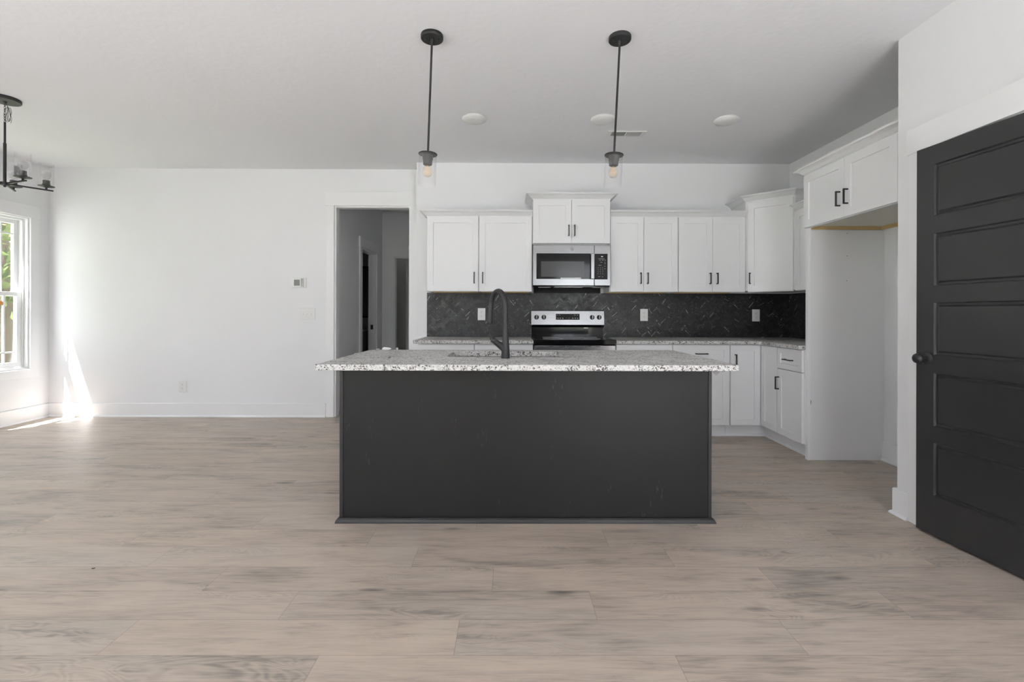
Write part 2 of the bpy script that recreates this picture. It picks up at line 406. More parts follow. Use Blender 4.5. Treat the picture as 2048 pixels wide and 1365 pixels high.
def tag(o, label, cat, group=None, kind=None):
    o['label'] = label; o['category'] = cat
    if group: o['group'] = group
    if kind: o['kind'] = kind
    return o
def thing(name, label, cat, loc=(0, 0, 0), rz=0, group=None, kind=None):
    o = bpy.data.objects.new(name, None); COL.objects.link(o); o.empty_display_size = .05
    o.location = loc; o.rotation_euler = (0, 0, rz); return tag(o, label, cat, group, kind)
def struct(name, mb, mat, label=None, bevel=0, cat=None, **k):
    o = mb.build(name, mat, bevel=bevel, **k); o['kind'] = 'structure'
    if label: o['label'] = label; o['category'] = cat or name.split('_')[0]
    return o
def box(*a): return MB().box(*a)
def copy_tree(o, parent=None):
    c = o.copy(); COL.objects.link(c); c.parent = parent
    for ch in list(o.children): copy_tree(ch, c)
    return c

# ------------------------------------------------------------------ floor
fb = bmesh.new(); uvl = fb.loops.layers.uv.new('UVMap'); cl = fb.loops.layers.float_color.new('rnd')
PW, PLn = .1835, 1.21
offs = {0: -1.398, 1: -2.086, 2: -1.282, 3: -1.659, 4: -1.924, 5: -1.39, 6: -2.184, -1: .565}
X0f, X1f, Y0f, Y1f = -5.35, 4.2, -1.3, 9.2
j0 = int(math.floor((Y0f - 1.583) / PW)); j1 = int(math.ceil((Y1f - 1.583) / PW))
for j in range(j0, j1):
    y0 = 1.583 + j * PW; y1 = y0 + PW
    o = offs.get(j, random.uniform(0, PLn))
    k = math.floor((X0f - o) / PLn)
    while o + k * PLn < X1f:
        xa = o + k * PLn; xb = xa + PLn
        ca, cb = max(xa, X0f), min(xb, X1f); ya, yb = max(y0, Y0f), min(y1, Y1f)
        if cb > ca and yb > ya:
            rn = (random.random(), random.random(), random.random(), 1)
            f = fb.faces.new([fb.verts.new(p) for p in ((ca, ya, 0), (cb, ya, 0), (cb, yb, 0), (ca, yb, 0))])
            for lp in f.loops:
                lp[uvl].uv = (lp.vert.co.x - xa, lp.vert.co.y - y0); lp[cl] = rn
        k += 1
me = bpy.data.meshes.new('floor'); fb.to_mesh(me); fb.free(); me.materials.append(M['floor'])
fo = bpy.data.objects.new('floor', me); COL.objects.link(fo); fo['kind'] = 'structure'

# ------------------------------------------------------------------ room shell
def wall_holes(axis, pos, thick, a0, a1, z0, z1, holes):
    """axis 'x': wall lies in plane x=pos..pos+thick spanning y a0..a1; axis 'y' the other way. holes: (h0,h1,hz0,hz1)"""
    mb = MB()
    cuts = sorted(set([a0, a1] + [h[0] for h in holes] + [h[1] for h in holes]))
    def put(u0, u1, w0, w1):
        if u1 - u0 < 1e-6 or w1 - w0 < 1e-6: return
        if axis == 'x': mb.box(pos, pos + thick, u0, u1, w0, w1)
        else: mb.box(u0, u1, pos, pos + thick, w0, w1)
    for u0, u1 in zip(cuts, cuts[1:]):
        hs = [h for h in holes if h[0] <= u0 + 1e-6 and h[1] >= u1 - 1e-6]
        if not hs: put(u0, u1, z0, z1)
        else:
            h = hs[0]; put(u0, u1, z0, h[2]); put(u0, u1, h[3], z1)
    return mb
struct('ceiling', box(XL - .15, 4.2, YR - .15, 9.2, H, H + .1), 'ceiling')
struct('wall_left', wall_holes('x', XL - .13, .13, YR - .13, YL + .1, 0, H, LEFT_WIN), 'wall')
struct('wall_rear', wall_holes('y', YR - .13, .13, XL, 4.0, 0, H, REAR_WIN), 'wall')
HO = (-1.953, -1.108, 2.348)       # cased opening to the hall
struct('wall_back', wall_holes('y', YL, .10, XL, XKL + .02, 0, H, [(HO[0], HO[1], 0, HO[2])]), 'wall')
struct('wall_kitchen', box(XKL, XR + .12, YK, YL + .10, 0, H), 'wall')
struct('wall_right', box(XR, XR + .12, YP - .12, YK, 0, H), 'wall')
DY0, DY1, DZ = 1.72, 2.545, 2.055    # pantry doorway
struct('wall_pantry', wall_holes('x', XP, .115, YR, YP, 0, H, [(DY0, DY1, 0, DZ)]), 'wall')
struct('wall_alcove', box(XP + .115, XR, YP - .115, YP, 0, H), 'wall')
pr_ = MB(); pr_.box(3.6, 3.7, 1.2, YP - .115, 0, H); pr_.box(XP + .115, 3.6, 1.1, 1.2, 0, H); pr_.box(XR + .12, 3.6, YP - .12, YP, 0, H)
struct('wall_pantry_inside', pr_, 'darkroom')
# hall and the rooms off it
HX = -2.03
struct('wall_hall_left', wall_holes('x', HX - .11, .11, YL + .10, 7.4, 0, H, [(6.36, 7.06, 0, 2.05)]), 'wall')
struct('wall_hall_right', box(-.98, -.87, YL + .10, 7.4, 0, H), 'wall')
struct('wall_hall_end', wall_holes('y', 7.4, .11, HX - .11, -.87, 0, H, [(-1.839, -1.06, 0, 2.04)]), 'wall')
bw = MB(); bw.box(-3.7, HX - .11, 7.95, 8.05, 0, H); bw.box(-3.8, -3.7, 5.9, 8.05, 0, H); bw.box(-3.8, HX - .11, 5.8, 5.9, 0, H); bw.box(HX - .11, HX - .0, 7.51, 8.05, 0, H)
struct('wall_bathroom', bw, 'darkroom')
cw = MB(); cw.box(HX, -.4, 9.0, 9.1, 0, H); cw.box(-.5, -.4, 7.51, 9.0, 0, H); cw.box(HX - .0, HX + .02, 7.51, 9.0, 0, H)
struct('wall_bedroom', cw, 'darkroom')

# baseboards and shoe
BBH, BBT = .150, .016
bbp = [(0, 0), (BBT, 0), (BBT, BBH - .004), (BBT - .004, BBH), (0, BBH)]
shoe = [(BBT, 0), (BBT + .014, 0), (BBT + .0125, .007), (BBT + .009, .013), (BBT + .004, .017), (BBT, .019)]
def bboard(name, path, left=False, withshoe=True):
    o = MB().sweep(path, bbp, left); 
    if withshoe: o.sweep(path, shoe, left)
    struct(name, o, 'trim')
bboard('baseboard_left', [(XL, YR), (XL, YL)])
bboard('baseboard_back', [(XL, YL), (-2.042, YL)])
bboard('baseboard_alcove', [(XR, 3.70), (XR, YP)])
bboard('baseboard_pantry', [(XP, DY0 - .10), (XP, YR)])
bboard('baseboard_pantry_corner', [(XP + .06, YP), (XP, YP), (XP, DY1 + .063)])
bboard('baseboard_hall', [(HX, YL + .1), (HX, 6.24)])

# hall opening casing: legs, head, jambs
def casing_y(name, x0, x1, zt, y, legw=.085, headh=.150, t=.018, jam=.10, hx=.012, rightw=None, rev=.006):
    mb = MB()
    mb.box(x0 - legw, x0, y - t, y, 0, zt)
    mb.box(x1, x1 + (legw if rightw is None else rightw), y - t, y, 0, zt)
    mb.box(x0 - legw - hx, x1 + (legw + hx if rightw is None else rightw), y - t - .004, y, zt, zt + headh)
    mb.box(x0, x0 + .018, y, y + jam, 0, zt); mb.box(x1 - .018, x1, y, y + jam, 0, zt); mb.box(x0 + .018, x1 - .018, y, y + jam, zt - .018, zt)
    struct(name, mb, 'trim', bevel=.0015)
casing_y('trim_1', HO[0], HO[1], HO[2], YL, rightw=.088)
casing_y('trim_2', -1.839, -1.06, 2.04, 7.4, legw=.09, headh=.15)
# bathroom door casing (hall left wall, faces +x)
mb = MB()
mb.box(HX, HX + .018, 6.27, 6.36, 0, 2.05); mb.box(HX, HX + .018, 7.06, 7.15, 0, 2.05); mb.box(HX, HX + .022, 6.255, 7.165, 2.05, 2.19)
mb.box(HX - .11, HX, 6.36, 6.378, 0, 2.05); mb.box(HX - .11, HX, 7.042, 7.06, 0, 2.05); mb.box(HX - .11, HX, 6.378, 7.042, 2.032, 2.05)
struct('trim_3', mb, 'trim', bevel=.0015)
# pantry door casing
mb = MB()
mb.box(XP - .016, XP, DY1, DY1 + .063, 0, DZ); mb.box(XP - .016, XP, DY0 - .085, DY0, 0, DZ); mb.box(XP - .020, XP, DY0 - .095, DY1 + .075, DZ, DZ + .14)
mb.box(XP, XP + .115, DY1 - .018, DY1, 0, DZ); mb.box(XP, XP + .115, DY0, DY0 + .018, 0, DZ); mb.box(XP, XP + .115, DY0 + .018, DY1 - .018, DZ - .018, DZ)
struct('trim_4', mb, 'trim', bevel=.0015)
tag(MB().box(HX - .075, HX - .035, 7.036, 7.0415, .905, .975).build('strike_plate', 'black', bevel=.002), 'small black strike plate on the bathroom door jamb down the hall', 'strike plate')

# ------------------------------------------------------------------ windows
def window_left(n, y0, y1, z0, z1):
    """double hung sash in the left wall"""
    r = bpy.data.objects.new('window_%d' % n, None); COL.objects.link(r); r['kind'] = 'structure'; r.location = (XL, 0, 0)
    fr = MB(); cw = .094
    fr.box(0, .018, y0 - cw, y0, z0, z1); fr.box(0, .018, y1, y1 + cw, z0, z1)
    fr.box(0, .022, y0 - cw - .008, y1 + cw + .0, z1, z1 + .134); fr.box(0, .018, y0 - cw, y1 + cw, z0 - .088, z0)
    fr.build('casing', 'trim', r, bevel=.0015)
    jb = MB(); jb.box(-.13, 0, y0, y0 + .016, z0, z1); jb.box(-.13, 0, y1 - .016, y1, z0, z1); jb.box(-.13, 0, y0 + .016, y1 - .016, z1 - .016, z1); jb.box(-.13, 0, y0 + .016, y1 - .016, z0, z0 + .016)
    jb.build('jamb', 'trim', r)
    fm = MB(); a, b, c, d = y0 + .016, y1 - .016, z0 + .016, z1 - .016
    fm.box(-.125, -.035, a, a + .022, c, d); fm.box(-.125, -.035, b - .022, b, c, d); fm.box(-.125, -.035, a + .022, b - .022, d - .022, d); fm.box(-.125, -.035, a + .022, b - .022, c, c + .022)
    fm.build('frame', 'vinyl', r, bevel=.002)
    a += .022; b -= .022; c += .022; d -= .022; zm = 1.345
    for nm, xo, lo, hi in (('upper_sash', -.105, zm - .022, d), ('lower_sash', -.07, c, zm + .022)):
        sa = MB(); sw = .046 if nm == 'upper_sash' else .046
        sa.box(xo, xo + .03, a, a + sw, lo, hi); sa.box(xo, xo + .03, b - sw, b, lo, hi)
        sa.box(xo, xo + .03, a + sw, b - sw, lo, lo + .042); sa.box(xo, xo + .03, a + sw, b - sw, hi - .042, hi)
        s_ = sa.build(nm, 'vinyl', r, bevel=.002)
        ga, gb, gc, gd = a + sw, b - sw, lo + .042, hi - .042
        MB().box(xo + .012, xo + .018, ga, gb, gc, gd).build('pane', 'pane', s_)
        g = MB(); hz = (gd - .105) if nm == 'upper_sash' else (gc + .105)
        g.box(xo + .006, xo + .026, ga + .11, ga + .125, gc, gd); g.box(xo + .006, xo + .026, gb - .125, gb - .11, gc, gd)
        g.box(xo + .0065, xo + .0255, ga, gb, hz - .0075, hz + .0075)
        g.build('grille', 'vinyl', s_)
    return r
for i, w in enumerate(LEFT_WIN): window_left(i + 1, *w)
for i, (a, b, c, d) in enumerate(REAR_WIN):
    r = bpy.data.objects.new('window_%d' % (3 + i), None); COL.objects.link(r); r['kind'] = 'structure'; r.location = (0, YR, 0)
    f = MB(); m_ = (a + b) / 2
    for u0, u1 in ((a, a + .06), (b - .06, b)) + (((m_ - .03, m_ + .03),) if i == 0 else ()): f.box(u0, u1, -.11, -.05, c, d)
    f.box(a, b, -.11, -.05, c, c + .07); f.box(a, b, -.11, -.05, d - .07, d)
    f.box(a - .09, a, -.0, .018, c, d + .12); f.box(b, b + .09, -.0, .018, c, d + .12); f.box(a, b, 0, .018, d, d + .12)
    f.build('frame', 'trim', r)
    MB().box(a + .06, b - .06, -.083, -.077, c + .07, d - .07).build('pane', 'pane', r)

# ------------------------------------------------------------------ hardware
def pull(parent, x, z, L=.112, vert=True, y=0.0, name='handle'):
    mb = MB(); w = .0048; pr = .030
    if vert:
        mb.box(x - w, x + w, y - pr - .005, y - pr + .005, z - L / 2, z + L / 2)
        for zz in (z - L / 2 + w, z + L / 2 - w): mb.box(x - w, x + w, y - pr + .005, y, zz - w, zz + w)
    else:
        mb.box(x - L / 2, x + L / 2, y - pr - .005, y - pr + .005, z - w, z + w)
        for xx in (x - L / 2 + w, x + L / 2 - w): mb.box(xx - w, xx + w, y - pr + .005, y, z - w, z + w)
    return mb.build(name, 'black', parent, bevel=.0012)
crown = [(0, 0), (.006, 0), (.006, .010), (.016, .016), (.034, .034), (.050, .044), (.062, .046), (.066, .050), (.066, .060), (0, .060)]

def wall_cabinet(name, label, loc, rz, w, h, depth, doors, group=None, crownpath=None, rail=True, handle_len=.112):
    """local: x right, y into the wall, z up; door front at y=0; origin at bottom left front. doors: (x0,x1,handle_x,handle_z)"""
    t = thing(name, label, 'cabinet', loc, rz, group)
    b = MB(); b.box(0, w, .020, .038, 0, h); b.box(0, .018, .038, depth, 0, h); b.box(w - .018, w, .038, depth, 0, h); b.box(.018, w - .018, .038, depth, h - .018, h)
    b.box(.018, w - .018, .038, depth, .014, .030)
    b.build('carcass', 'cabinet', t, bevel=.0008)
    q = MB(); q.box(.018, w - .018, depth - .02, depth - .001, .0, .0138); q.box(.0182, w - .0182, .0385, depth - .0202, .0125, .0139)
    q.build('bottom_panel', 'rawwood', t)
    for x0, x1, hx, hz in doors:
        d = MB().shaker(x0, x1, .004, h - .002).build('door', 'cabinet', t)
        if hx is not None: pull(d, hx, hz, handle_len)
    if crownpath: MB().sweep(crownpath, [(o, z + h) for o, z in crown]).build('crown_moulding', 'cabinet', t)
    return t
UF = 4.63; UD = YK - UF; UZ = 1.374; UH = 2.118 - 1.374
HZ = 1.510 - UZ
def X(a): return a
# left of the microwave: two single-door cabinets sharing a run
wall_cabinet('wall_cabinet', 'white single-door shaker wall cabinet, leftmost above the black backsplash', (-.830, UF, UZ), 0, .517, UH, UD,
             [(.006, .512, .830 - .356, HZ)], 'white wall cabinets', crownpath=[(-.0, UD), (0, .019), (.517, .019)])
wall_cabinet('wall_cabinet', 'white single-door shaker wall cabinet touching the left side of the microwave', (-.3125, UF, UZ), 0, .5335, UH, UD,
             [(.005, .528, .3125 - .272, HZ)], 'white wall cabinets', crownpath=[(0, .019), (.5335, .019)])
# over the microwave
wall_cabinet('wall_cabinet', 'short white two-door cabinet sitting directly above the microwave', (.2215, UF - .035, 1.848), 0, .768, 2.284 - 1.848, UD + .035,
             [(.004, .382, .355, .128), (.385, .764, .412, .128)], 'white wall cabinets', crownpath=[(0, UD + .035), (0, .019), (.768, .019), (.768, UD + .035)], handle_len=.108)
# right of the microwave
wall_cabinet('wall_cabinet', 'white two-door shaker wall cabinet just right of the microwave', (.990, UF, UZ), 0, .682, UH, UD,
             [(.006, .338, .307, HZ), (.341, .677, .376, HZ)], 'white wall cabinets', crownpath=[(0, .019), (.682, .019)])
wall_cabinet('wall_cabinet', 'white two-door shaker wall cabinet beside the tall angled corner cabinet', (1.673, UF, UZ), 0, .672, UH, UD,
             [(.005, .340, .314, HZ), (.343, .668, .384, HZ)], 'white wall cabinets', crownpath=[(0, .019), (.672, .019)])
# diagonal corner cabinet
A = Vector((2.352, UF)); B = Vector((2.655, 4.345)); dv = (B - A); cwid = dv.length; ang = math.atan2(dv.y, dv.x)
t = thing('corner_wall_cabinet', 'tall white angled corner wall cabinet, one door, above the right backsplash end', 'cabinet', (A.x, A.y, UZ), ang, 'white wall cabinets')
ch = 2.270 - UZ
inv = Matrix.Rotation(-ang, 4, 'Z') @ Matrix.Translation((-A.x, -A.y, 0))
def loc2(p): v = inv @ Vector((p[0], p[1], 0)); return (v.x, v.y)
foot = [(A.x, A.y + .02), (A.x, YK - .001), (XR - .001, YK - .001), (XR - .001, B.y), (B.x + .012, B.y)]
mb = MB(); lp = [loc2(p) for p in foot]
vs0 = [mb.bm.verts.new((p[0], p[1], .014)) for p in lp]; vs1 = [mb.bm.verts.new((p[0], p[1], ch)) for p in lp]
mb.bm.faces.new(vs0); mb.bm.faces.new(vs1)
for k in range(len(lp)): k2 = (k + 1) % len(lp); mb.bm.faces.new((vs0[k], vs0[k2], vs1[k2], vs1[k]))
mb.box(.012, cwid - .006, .019, .03, 0, ch)
mb.build('carcass', 'cabinet', t)
d = MB().shaker(.012, cwid - .008, .004, ch - .012, st=.058).build('door', 'cabinet', t); pull(d, .038, HZ, .112)
cpath = [loc2((A.x, YK - .002)), loc2((A.x, A.y + .019)), (cwid, .012), loc2((XR - .002, B.y))]
MB().sweep(cpath, [(o, z + ch) for o, z in crown]).build('crown_moulding', 'cabinet', t)
# right wall cabinet between the corner and the refrigerator cabinet
RX = -PI / 2
wall_cabinet('wall_cabinet', 'white wall cabinet partly hidden between corner cabinet and refrigerator panel', (2.655, 4.342, UZ), RX, 4.342 - 3.724, UH, XR - 2.655,
             [(.010, .612, None, 0)], 'white wall cabinets', crownpath=[(0, .019), (.617, .019)])
# refrigerator cabinet
FX = 2.366
t = wall_cabinet('refrigerator_cabinet', 'deep white two-door cabinet bridging the empty refrigerator alcove', (FX - .02, 3.7215, 1.842), RX, 3.7215 - 2.702, 2.262 - 1.842, XR - FX + .018,
             [(.004, .453, .416, .140), (.456, .905, .493, .140)], None, crownpath=[(0, XR - FX + .018), (0, .019), (1.015, .019)], handle_len=.108)
for c in t.children:
    if c.name.startswith('bottom_panel'): c.data.materials[0] = M['under']
# plywood nailers under the cabinet
n1 = MB(); n1.box(.0362, .054, .04, .600, -.012, .0135); n1.box(.054, 1.015, .586, .602, -.012, .0135)
n1.build('nailer_strip', 'rawwood', t)
pinv = (Matrix.Translation((FX - .02, 3.7215, 1.842)) @ Matrix.Rotation(RX, 4, 'Z')).inverted()
def onto(o):
    o.matrix_parent_inverse = pinv; return o
onto(MB().box(FX, FX + .020, 3.686, 3.7215, 0, 1.8415).build('panel_stile', 'trim', t, bevel=.001))
sp_ = onto(MB().box(FX + .020, XR - .0005, 3.692, 3.712, 0, 1.8285).build('side_panel', 'cabinet', t))
MB().box(FX + .03, XR - .018, 3.690, 3.6925, 0, .010).build('bottom_edge', 'trim', sp_)
for x, z in ((2.677, 1.803), (2.677, 1.624), (2.676, 1.425)):
    MB().lathe([(0, 0), (.003, 0), (.003, .0012), (0, .0012)], 10, Matrix.Translation((x, 3.692, z)) @ Matrix.Rotation(PI / 2, 4, 'X')).build('screw_hole', 'slot', sp_)
MB().box(2.389, 2.393, 3.6895, 3.692, .445, .475).build('catch', 'steeldark', sp_)

# ------------------------------------------------------------------ base cabinets
BF = 4.335; BT = .876; CT = .907; TK = .115
def base_cabinet(name, label, loc, rz, w, depth, fronts, group='white base cabinets'):
    """fronts: ('door'|'drawer', x0,x1,z0,z1,hx,hz,vert)"""
    t = thing(name, label, 'cabinet', loc, rz, group)
    b = MB(); b.box(0, w, .020, depth, TK, BT); b.box(0, w, .085, depth, 0, TK); b.build('carcass', 'cabinet', t)
    MB().sweep([(0, .085), (w, .085)], [(0, 0), (.014, 0), (.011, .010), (.004, .017), (0, .019)]).build('toe_moulding', 'trim', t)
    for kind, x0, x1, z0, z1, hx, hz, vert in fronts:
        d = MB().shaker(x0, x1, z0, z1, st=.045 if kind == 'drawer' else .056).build(kind, 'cabinet', t)
        if hx is not None: pull(d, hx, hz, .112, vert)
    return t
base_cabinet('base_cabinet', 'white base cabinet furthest left under the back granite counter', (-.860, BF, 0), 0, .527, YK - BF,
             [('drawer', .004, .524, .70, .868, .26, .785, False), ('door', .004, .524, TK + .004, .692, .48, .62, True)])
base_cabinet('base_cabinet', 'white base cabinet touching the left side of the range', (-.330, BF, 0), 0, .545, YK - BF,
             [('drawer', .004, .541, .70, .868, .27, .785, False), ('door', .004, .541, TK + .004, .692, .05, .62, True)])
base_cabinet('base_cabinet', 'wide white base cabinet with two drawers right of the range', (.990, BF, 0), 0, 1.056, YK - BF - .001,
             [('drawer', .004, .523, .70, .868, .263, .787, False), ('drawer', .529, 1.052, .70, .868, .792, .787, False),
              ('door', .004, .523, TK + .004, .692, .48, .62, True), ('door', .529, 1.052, TK + .004, .692, .57, .62, True)])
# corner base cabinet with two doors meeting at the inner corner
t = thing('corner_base_cabinet', 'white corner base cabinet with two doors meeting at inner corner', 'cabinet', (2.048, BF, 0), 0, 'white base cabinets')
LX = 2.340; ly0 = 4.075
b = MB()
b.box(0, XR - 2.048 - .001, .020, YK - BF - .001, TK, BT); b.box(LX + .02 - 2.048, XR - 2.048 - .001, ly0 - BF, .0198, TK, BT)
b.box(0, XR - 2.048 - .001, .085, YK - BF - .001, 0, TK); b.box(LX + .085 - 2.048, XR - 2.048 - .001, ly0 - BF, .0848, 0, TK)
b.build('carcass', 'cabinet', t)
MB().sweep([(0, .085), (LX + .085 - 2.048, .085), (LX + .085 - 2.048, ly0 - BF)], [(0, 0), (.014, 0), (.011, .010), (.004, .017), (0, .019)]).build('toe_moulding', 'trim', t)
d = MB().shaker(.010, LX - 2.048 - .003, TK + .004, .868, st=.056).build('door', 'cabinet', t); pull(d, .052, .727, .112)
d = MB().shaker(.002, BF - ly0 - .004, TK + .004, .868, st=.056).build('door', 'cabinet', t, loc=(LX - 2.048, 0, 0), rz=RX)
base_cabinet('base_cabinet', 'white base cabinet with one drawer beside the refrigerator panel', (LX, 4.072, 0), RX, 4.072 - 3.7235, XR - LX - .001,
             [('drawer', .004, .345, .690, .868, .180, .775, False), ('door', .004, .345, TK + .004, .684, .028, .560, True)])

# ------------------------------------------------------------------ countertops
def slab(name, label, outer, z0, z1, hole=None, loc=(0, 0, 0)):
    bm = bmesh.new(); es = []
    def loop(pts):
        v = [bm.verts.new((p[0], p[1], z1)) for p in pts]
        for k in range(len(v)): es.append(bm.edges.new((v[k], v[(k + 1) % len(v)])))
    loop(outer)
    if hole: loop(hole)
    r = bmesh.ops.triangle_fill(bm, use_beauty=True, use_dissolve=False, edges=es)
    fs = [g for g in r['geom'] if isinstance(g, bmesh.types.BMFace)]
    bmesh.ops.recalc_face_normals(bm, faces=fs)
    e = bmesh.ops.extrude_face_region(bm, geom=fs)
    bmesh.ops.translate(bm, vec=(0, 0, z0 - z1), verts=[g for g in e['geom'] if isinstance(g, bmesh.types.BMVert)])
    mb = MB(); mb.bm.free(); mb.bm = bm
    o = mb.build(name, 'granite', bevel=.003)
    return tag(o, label, 'countertop')
slab('countertop', 'speckled granite countertop on the white base cabinets left of the range', [(-.895, 4.300), (.217, 4.300), (.217, YK - .0005), (-.882, YK - .0005), (-.895, YK - .0005)], BT + .0005, CT)
slab('countertop', 'speckled granite countertop turning the corner right of the range', [(.989, 4.300), (2.290, 4.300), (2.312, 4.278), (2.312, 3.7225), (XR - .0005, 3.7225), (XR - .0005, YK - .0005), (.989, YK - .0005)], BT + .0005, CT)
# island slab with sink cutout
IZ0, IZ1 = .879, .909
IX0, IX1, IY0, IY1 = -.955, 1.127, 2.287, 3.200
def rrect(x0, x1, y0, y1, r, n=6):
    pts = []
    for cx, cy, a0 in ((x1 - r, y0 + r, -PI / 2), (x1 - r, y1 - r, 0), (x0 + r, y1 - r, PI / 2), (x0 + r, y0 + r, PI)):
        for k in range(n + 1): a = a0 + PI / 2 * k / n; pts.append((cx + r * math.cos(a), cy + r * math.sin(a)))
    return pts
SX0, SX1, SY0, SY1 = -.372, .318, 2.700, 3.055
slab('island_countertop', 'large speckled granite slab with sink cutout on the black island', [(IX0, IY0), (IX1, IY0), (IX1, IY1), (IX0, IY1)], IZ0, IZ1, rrect(SX0, SX1, SY0, SY1, .05))

# ------------------------------------------------------------------ island
t = thing('kitchen_island', 'matte black kitchen island base standing on the plank floor', 'island', (0, 0, 0))
bx0, bx1, by0, by1 = -.944, 1.1245, 2.588, 3.165
MB().box(bx0 + .016, bx1 - .016, by0 + .006, by0 + .020, .0, IZ0 - .001).build('back_panel', 'island', t)
for xa, xb in ((bx0, bx0 + .019), (bx1 - .019, bx1)):
    MB().box(xa, xb, by0, by0 + .019, 0, IZ0 - .001).build('corner_trim', 'islandtrim', t, bevel=.0015)
for xa in (bx0 + .003, bx1 - .015):
    MB().box(xa, xa + .012, by0 + .0195, by1 - .02, 0, IZ0 - .001).build('side_panel', 'island', t)
b = MB(); b.box(bx0 + .016, bx1 - .016, by0 + .022, by1 - .02, TK, TK + .018); b.box(bx0 + .016, bx1 - .016, by1 - .04, by1 - .02, TK + .018, .66); b.box(bx0 + .016, bx1 - .016, by1 - .10, by1 - .09, 0, TK)
b.box(bx0 + .016, SX0 - .09, by0 + .022, by1 - .04, IZ0 - .06, IZ0 - .001); b.box(SX1 + .09, bx1 - .016, by0 + .022, by1 - .04, IZ0 - .06, IZ0 - .001)
b.box(bx0 + .016, bx1 - .016, by1 - .04, by1 - .02, .66, IZ0 - .001)
b.build('carcass', 'island', t)
xs = [bx0 + .012, -.40, .33, bx1 - .012]
for x0, x1 in ((xs[0], xs[1] - .003), (xs[1], (xs[1] + xs[2]) / 2 - .0015), ((xs[1] + xs[2]) / 2 + .0015, xs[2] - .003), (xs[2], xs[3])):
    w = x1 - x0
    d = MB().shaker(0, w, TK + .004, IZ0 - .012).build('door', 'island', t, loc=(x1, by1, 0), rz=PI)
    pull(d, .04, .70)
shp = [(0, 0), (.019, 0), (.0175, .009), (.013, .018), (.006, .025), (0, .027)]
MB().sweep([(bx0, by1 - .1), (bx0, by0), (bx1, by0), (bx1, by1 - .1)], shp, left=False).build('base_shoe', 'islandtrim', t)

# sink
t = thing('kitchen_sink', 'stainless undermount sink in the granite island cutout', 'sink', ((SX0 + SX1) / 2, (SY0 + SY1) / 2, IZ0 - .0005))
mb = MB(); sw, sd = (SX1 - SX0) / 2 + .004, (SY1 - SY0) / 2 + .004
rings = []
for (e_, z, r) in ((.022, 0, .07), (0, 0, .05), (-.006, -.16, .05), (-.05, -.185, .03)):
    rings.append([mb.bm.verts.new((p[0], p[1], z)) for p in rrect(-sw - e_, sw + e_, -sd - e_, sd + e_, r)])
for A_, B_ in zip(rings, rings[1:]):
    for k in range(len(A_)): mb.bm.faces.new((A_[k], A_[(k + 1) % len(A_)], B_[(k + 1) % len(A_)], B_[k]))
mb.bm.faces.new(rings[-1])
o = mb.build('bowl', 'sinksteel', t, smooth=True); so = o.modifiers.new('thick', 'SOLIDIFY'); so.thickness = .0015; so.offset = -1 if False else 0
o.location = (0, 0, -.002)
MB().lathe([(0, .0), (.042, 0), (.045, .003), (.03, .004), (.0, .002)], 24).build('drain', 'steel', t, loc=(0, .03, -.186))

# faucet
FXc, FYc = -.025, 2.622
t = thing('kitchen_faucet', 'matte black gooseneck pull-down faucet beside the island sink', 'faucet', (FXc, FYc, IZ1 + .0003))
sp_dir = Vector((-.50, .866, 0)).normalized()
body = [(0, 0, 0), (0, 0, .02), (0, 0, .06), (0, 0, .11), (0, 0, .16), (0, 0, .20)]
MB().tube(body, [.0245, .0240, .0215, .0185, .0160, .0152], 28).build('body', 'black', t, smooth=True)
neck = []; R_ = .088; zt = .290
for k in range(0, 5): neck.append(Vector((0, 0, .201 + (zt - .201) * k / 4)))
for k in range(1, 15):
    a = PI * k / 15; neck.append(Vector((0, 0, zt)) + sp_dir * (R_ - R_ * math.cos(a)) + Vector((0, 0, R_ * 1.04 * math.sin(a))))
for k in range(0, 3): neck.append(Vector((0, 0, zt - .015 * k)) + sp_dir * (2 * R_ + .004 * k))
MB().tube(neck, .0138, 22).build('spout', 'black', t, smooth=True)
e0 = neck[-1]; e1 = e0 + Vector((0, 0, -.070)) + sp_dir * .010
MB().tube([e0 + (e1 - e0) * s for s in (0, .03, .4, .8, .97, 1.0)], [.0140, .0146, .0155, .0170, .0175, .0165], 22).build('spray_head', 'black', t, smooth=True)
h0 = Vector((.0, 0, .050)); h1 = Vector((-.060, -.004, .094))
hn = MB(); hn.tube([h0, h0 * .6 + h1 * .4, h0 * .25 + h1 * .75, h1], [.0225, .0200, .0172, .0162], 20)
hh = hn.build('valve', 'black', t, smooth=True)
h2 = h1 + (h1 - h0).normalized() * .020
MB().tube([h1 + (h1 - h0).normalized() * .002, h2], [.0158, .0152], 20).build('collar', 'black', t, smooth=True)
lv = [h2 - Vector((0, 0, .002)), h2 + Vector((-.006, -.002, .016)), h2 + Vector((-.009, -.003, .034)), h2 + Vector((-.008, -.004, .052))]
MB().tube(lv, [.0085, .0060, .0045, .0028], 12).build('lever', 'black', t, smooth=True)

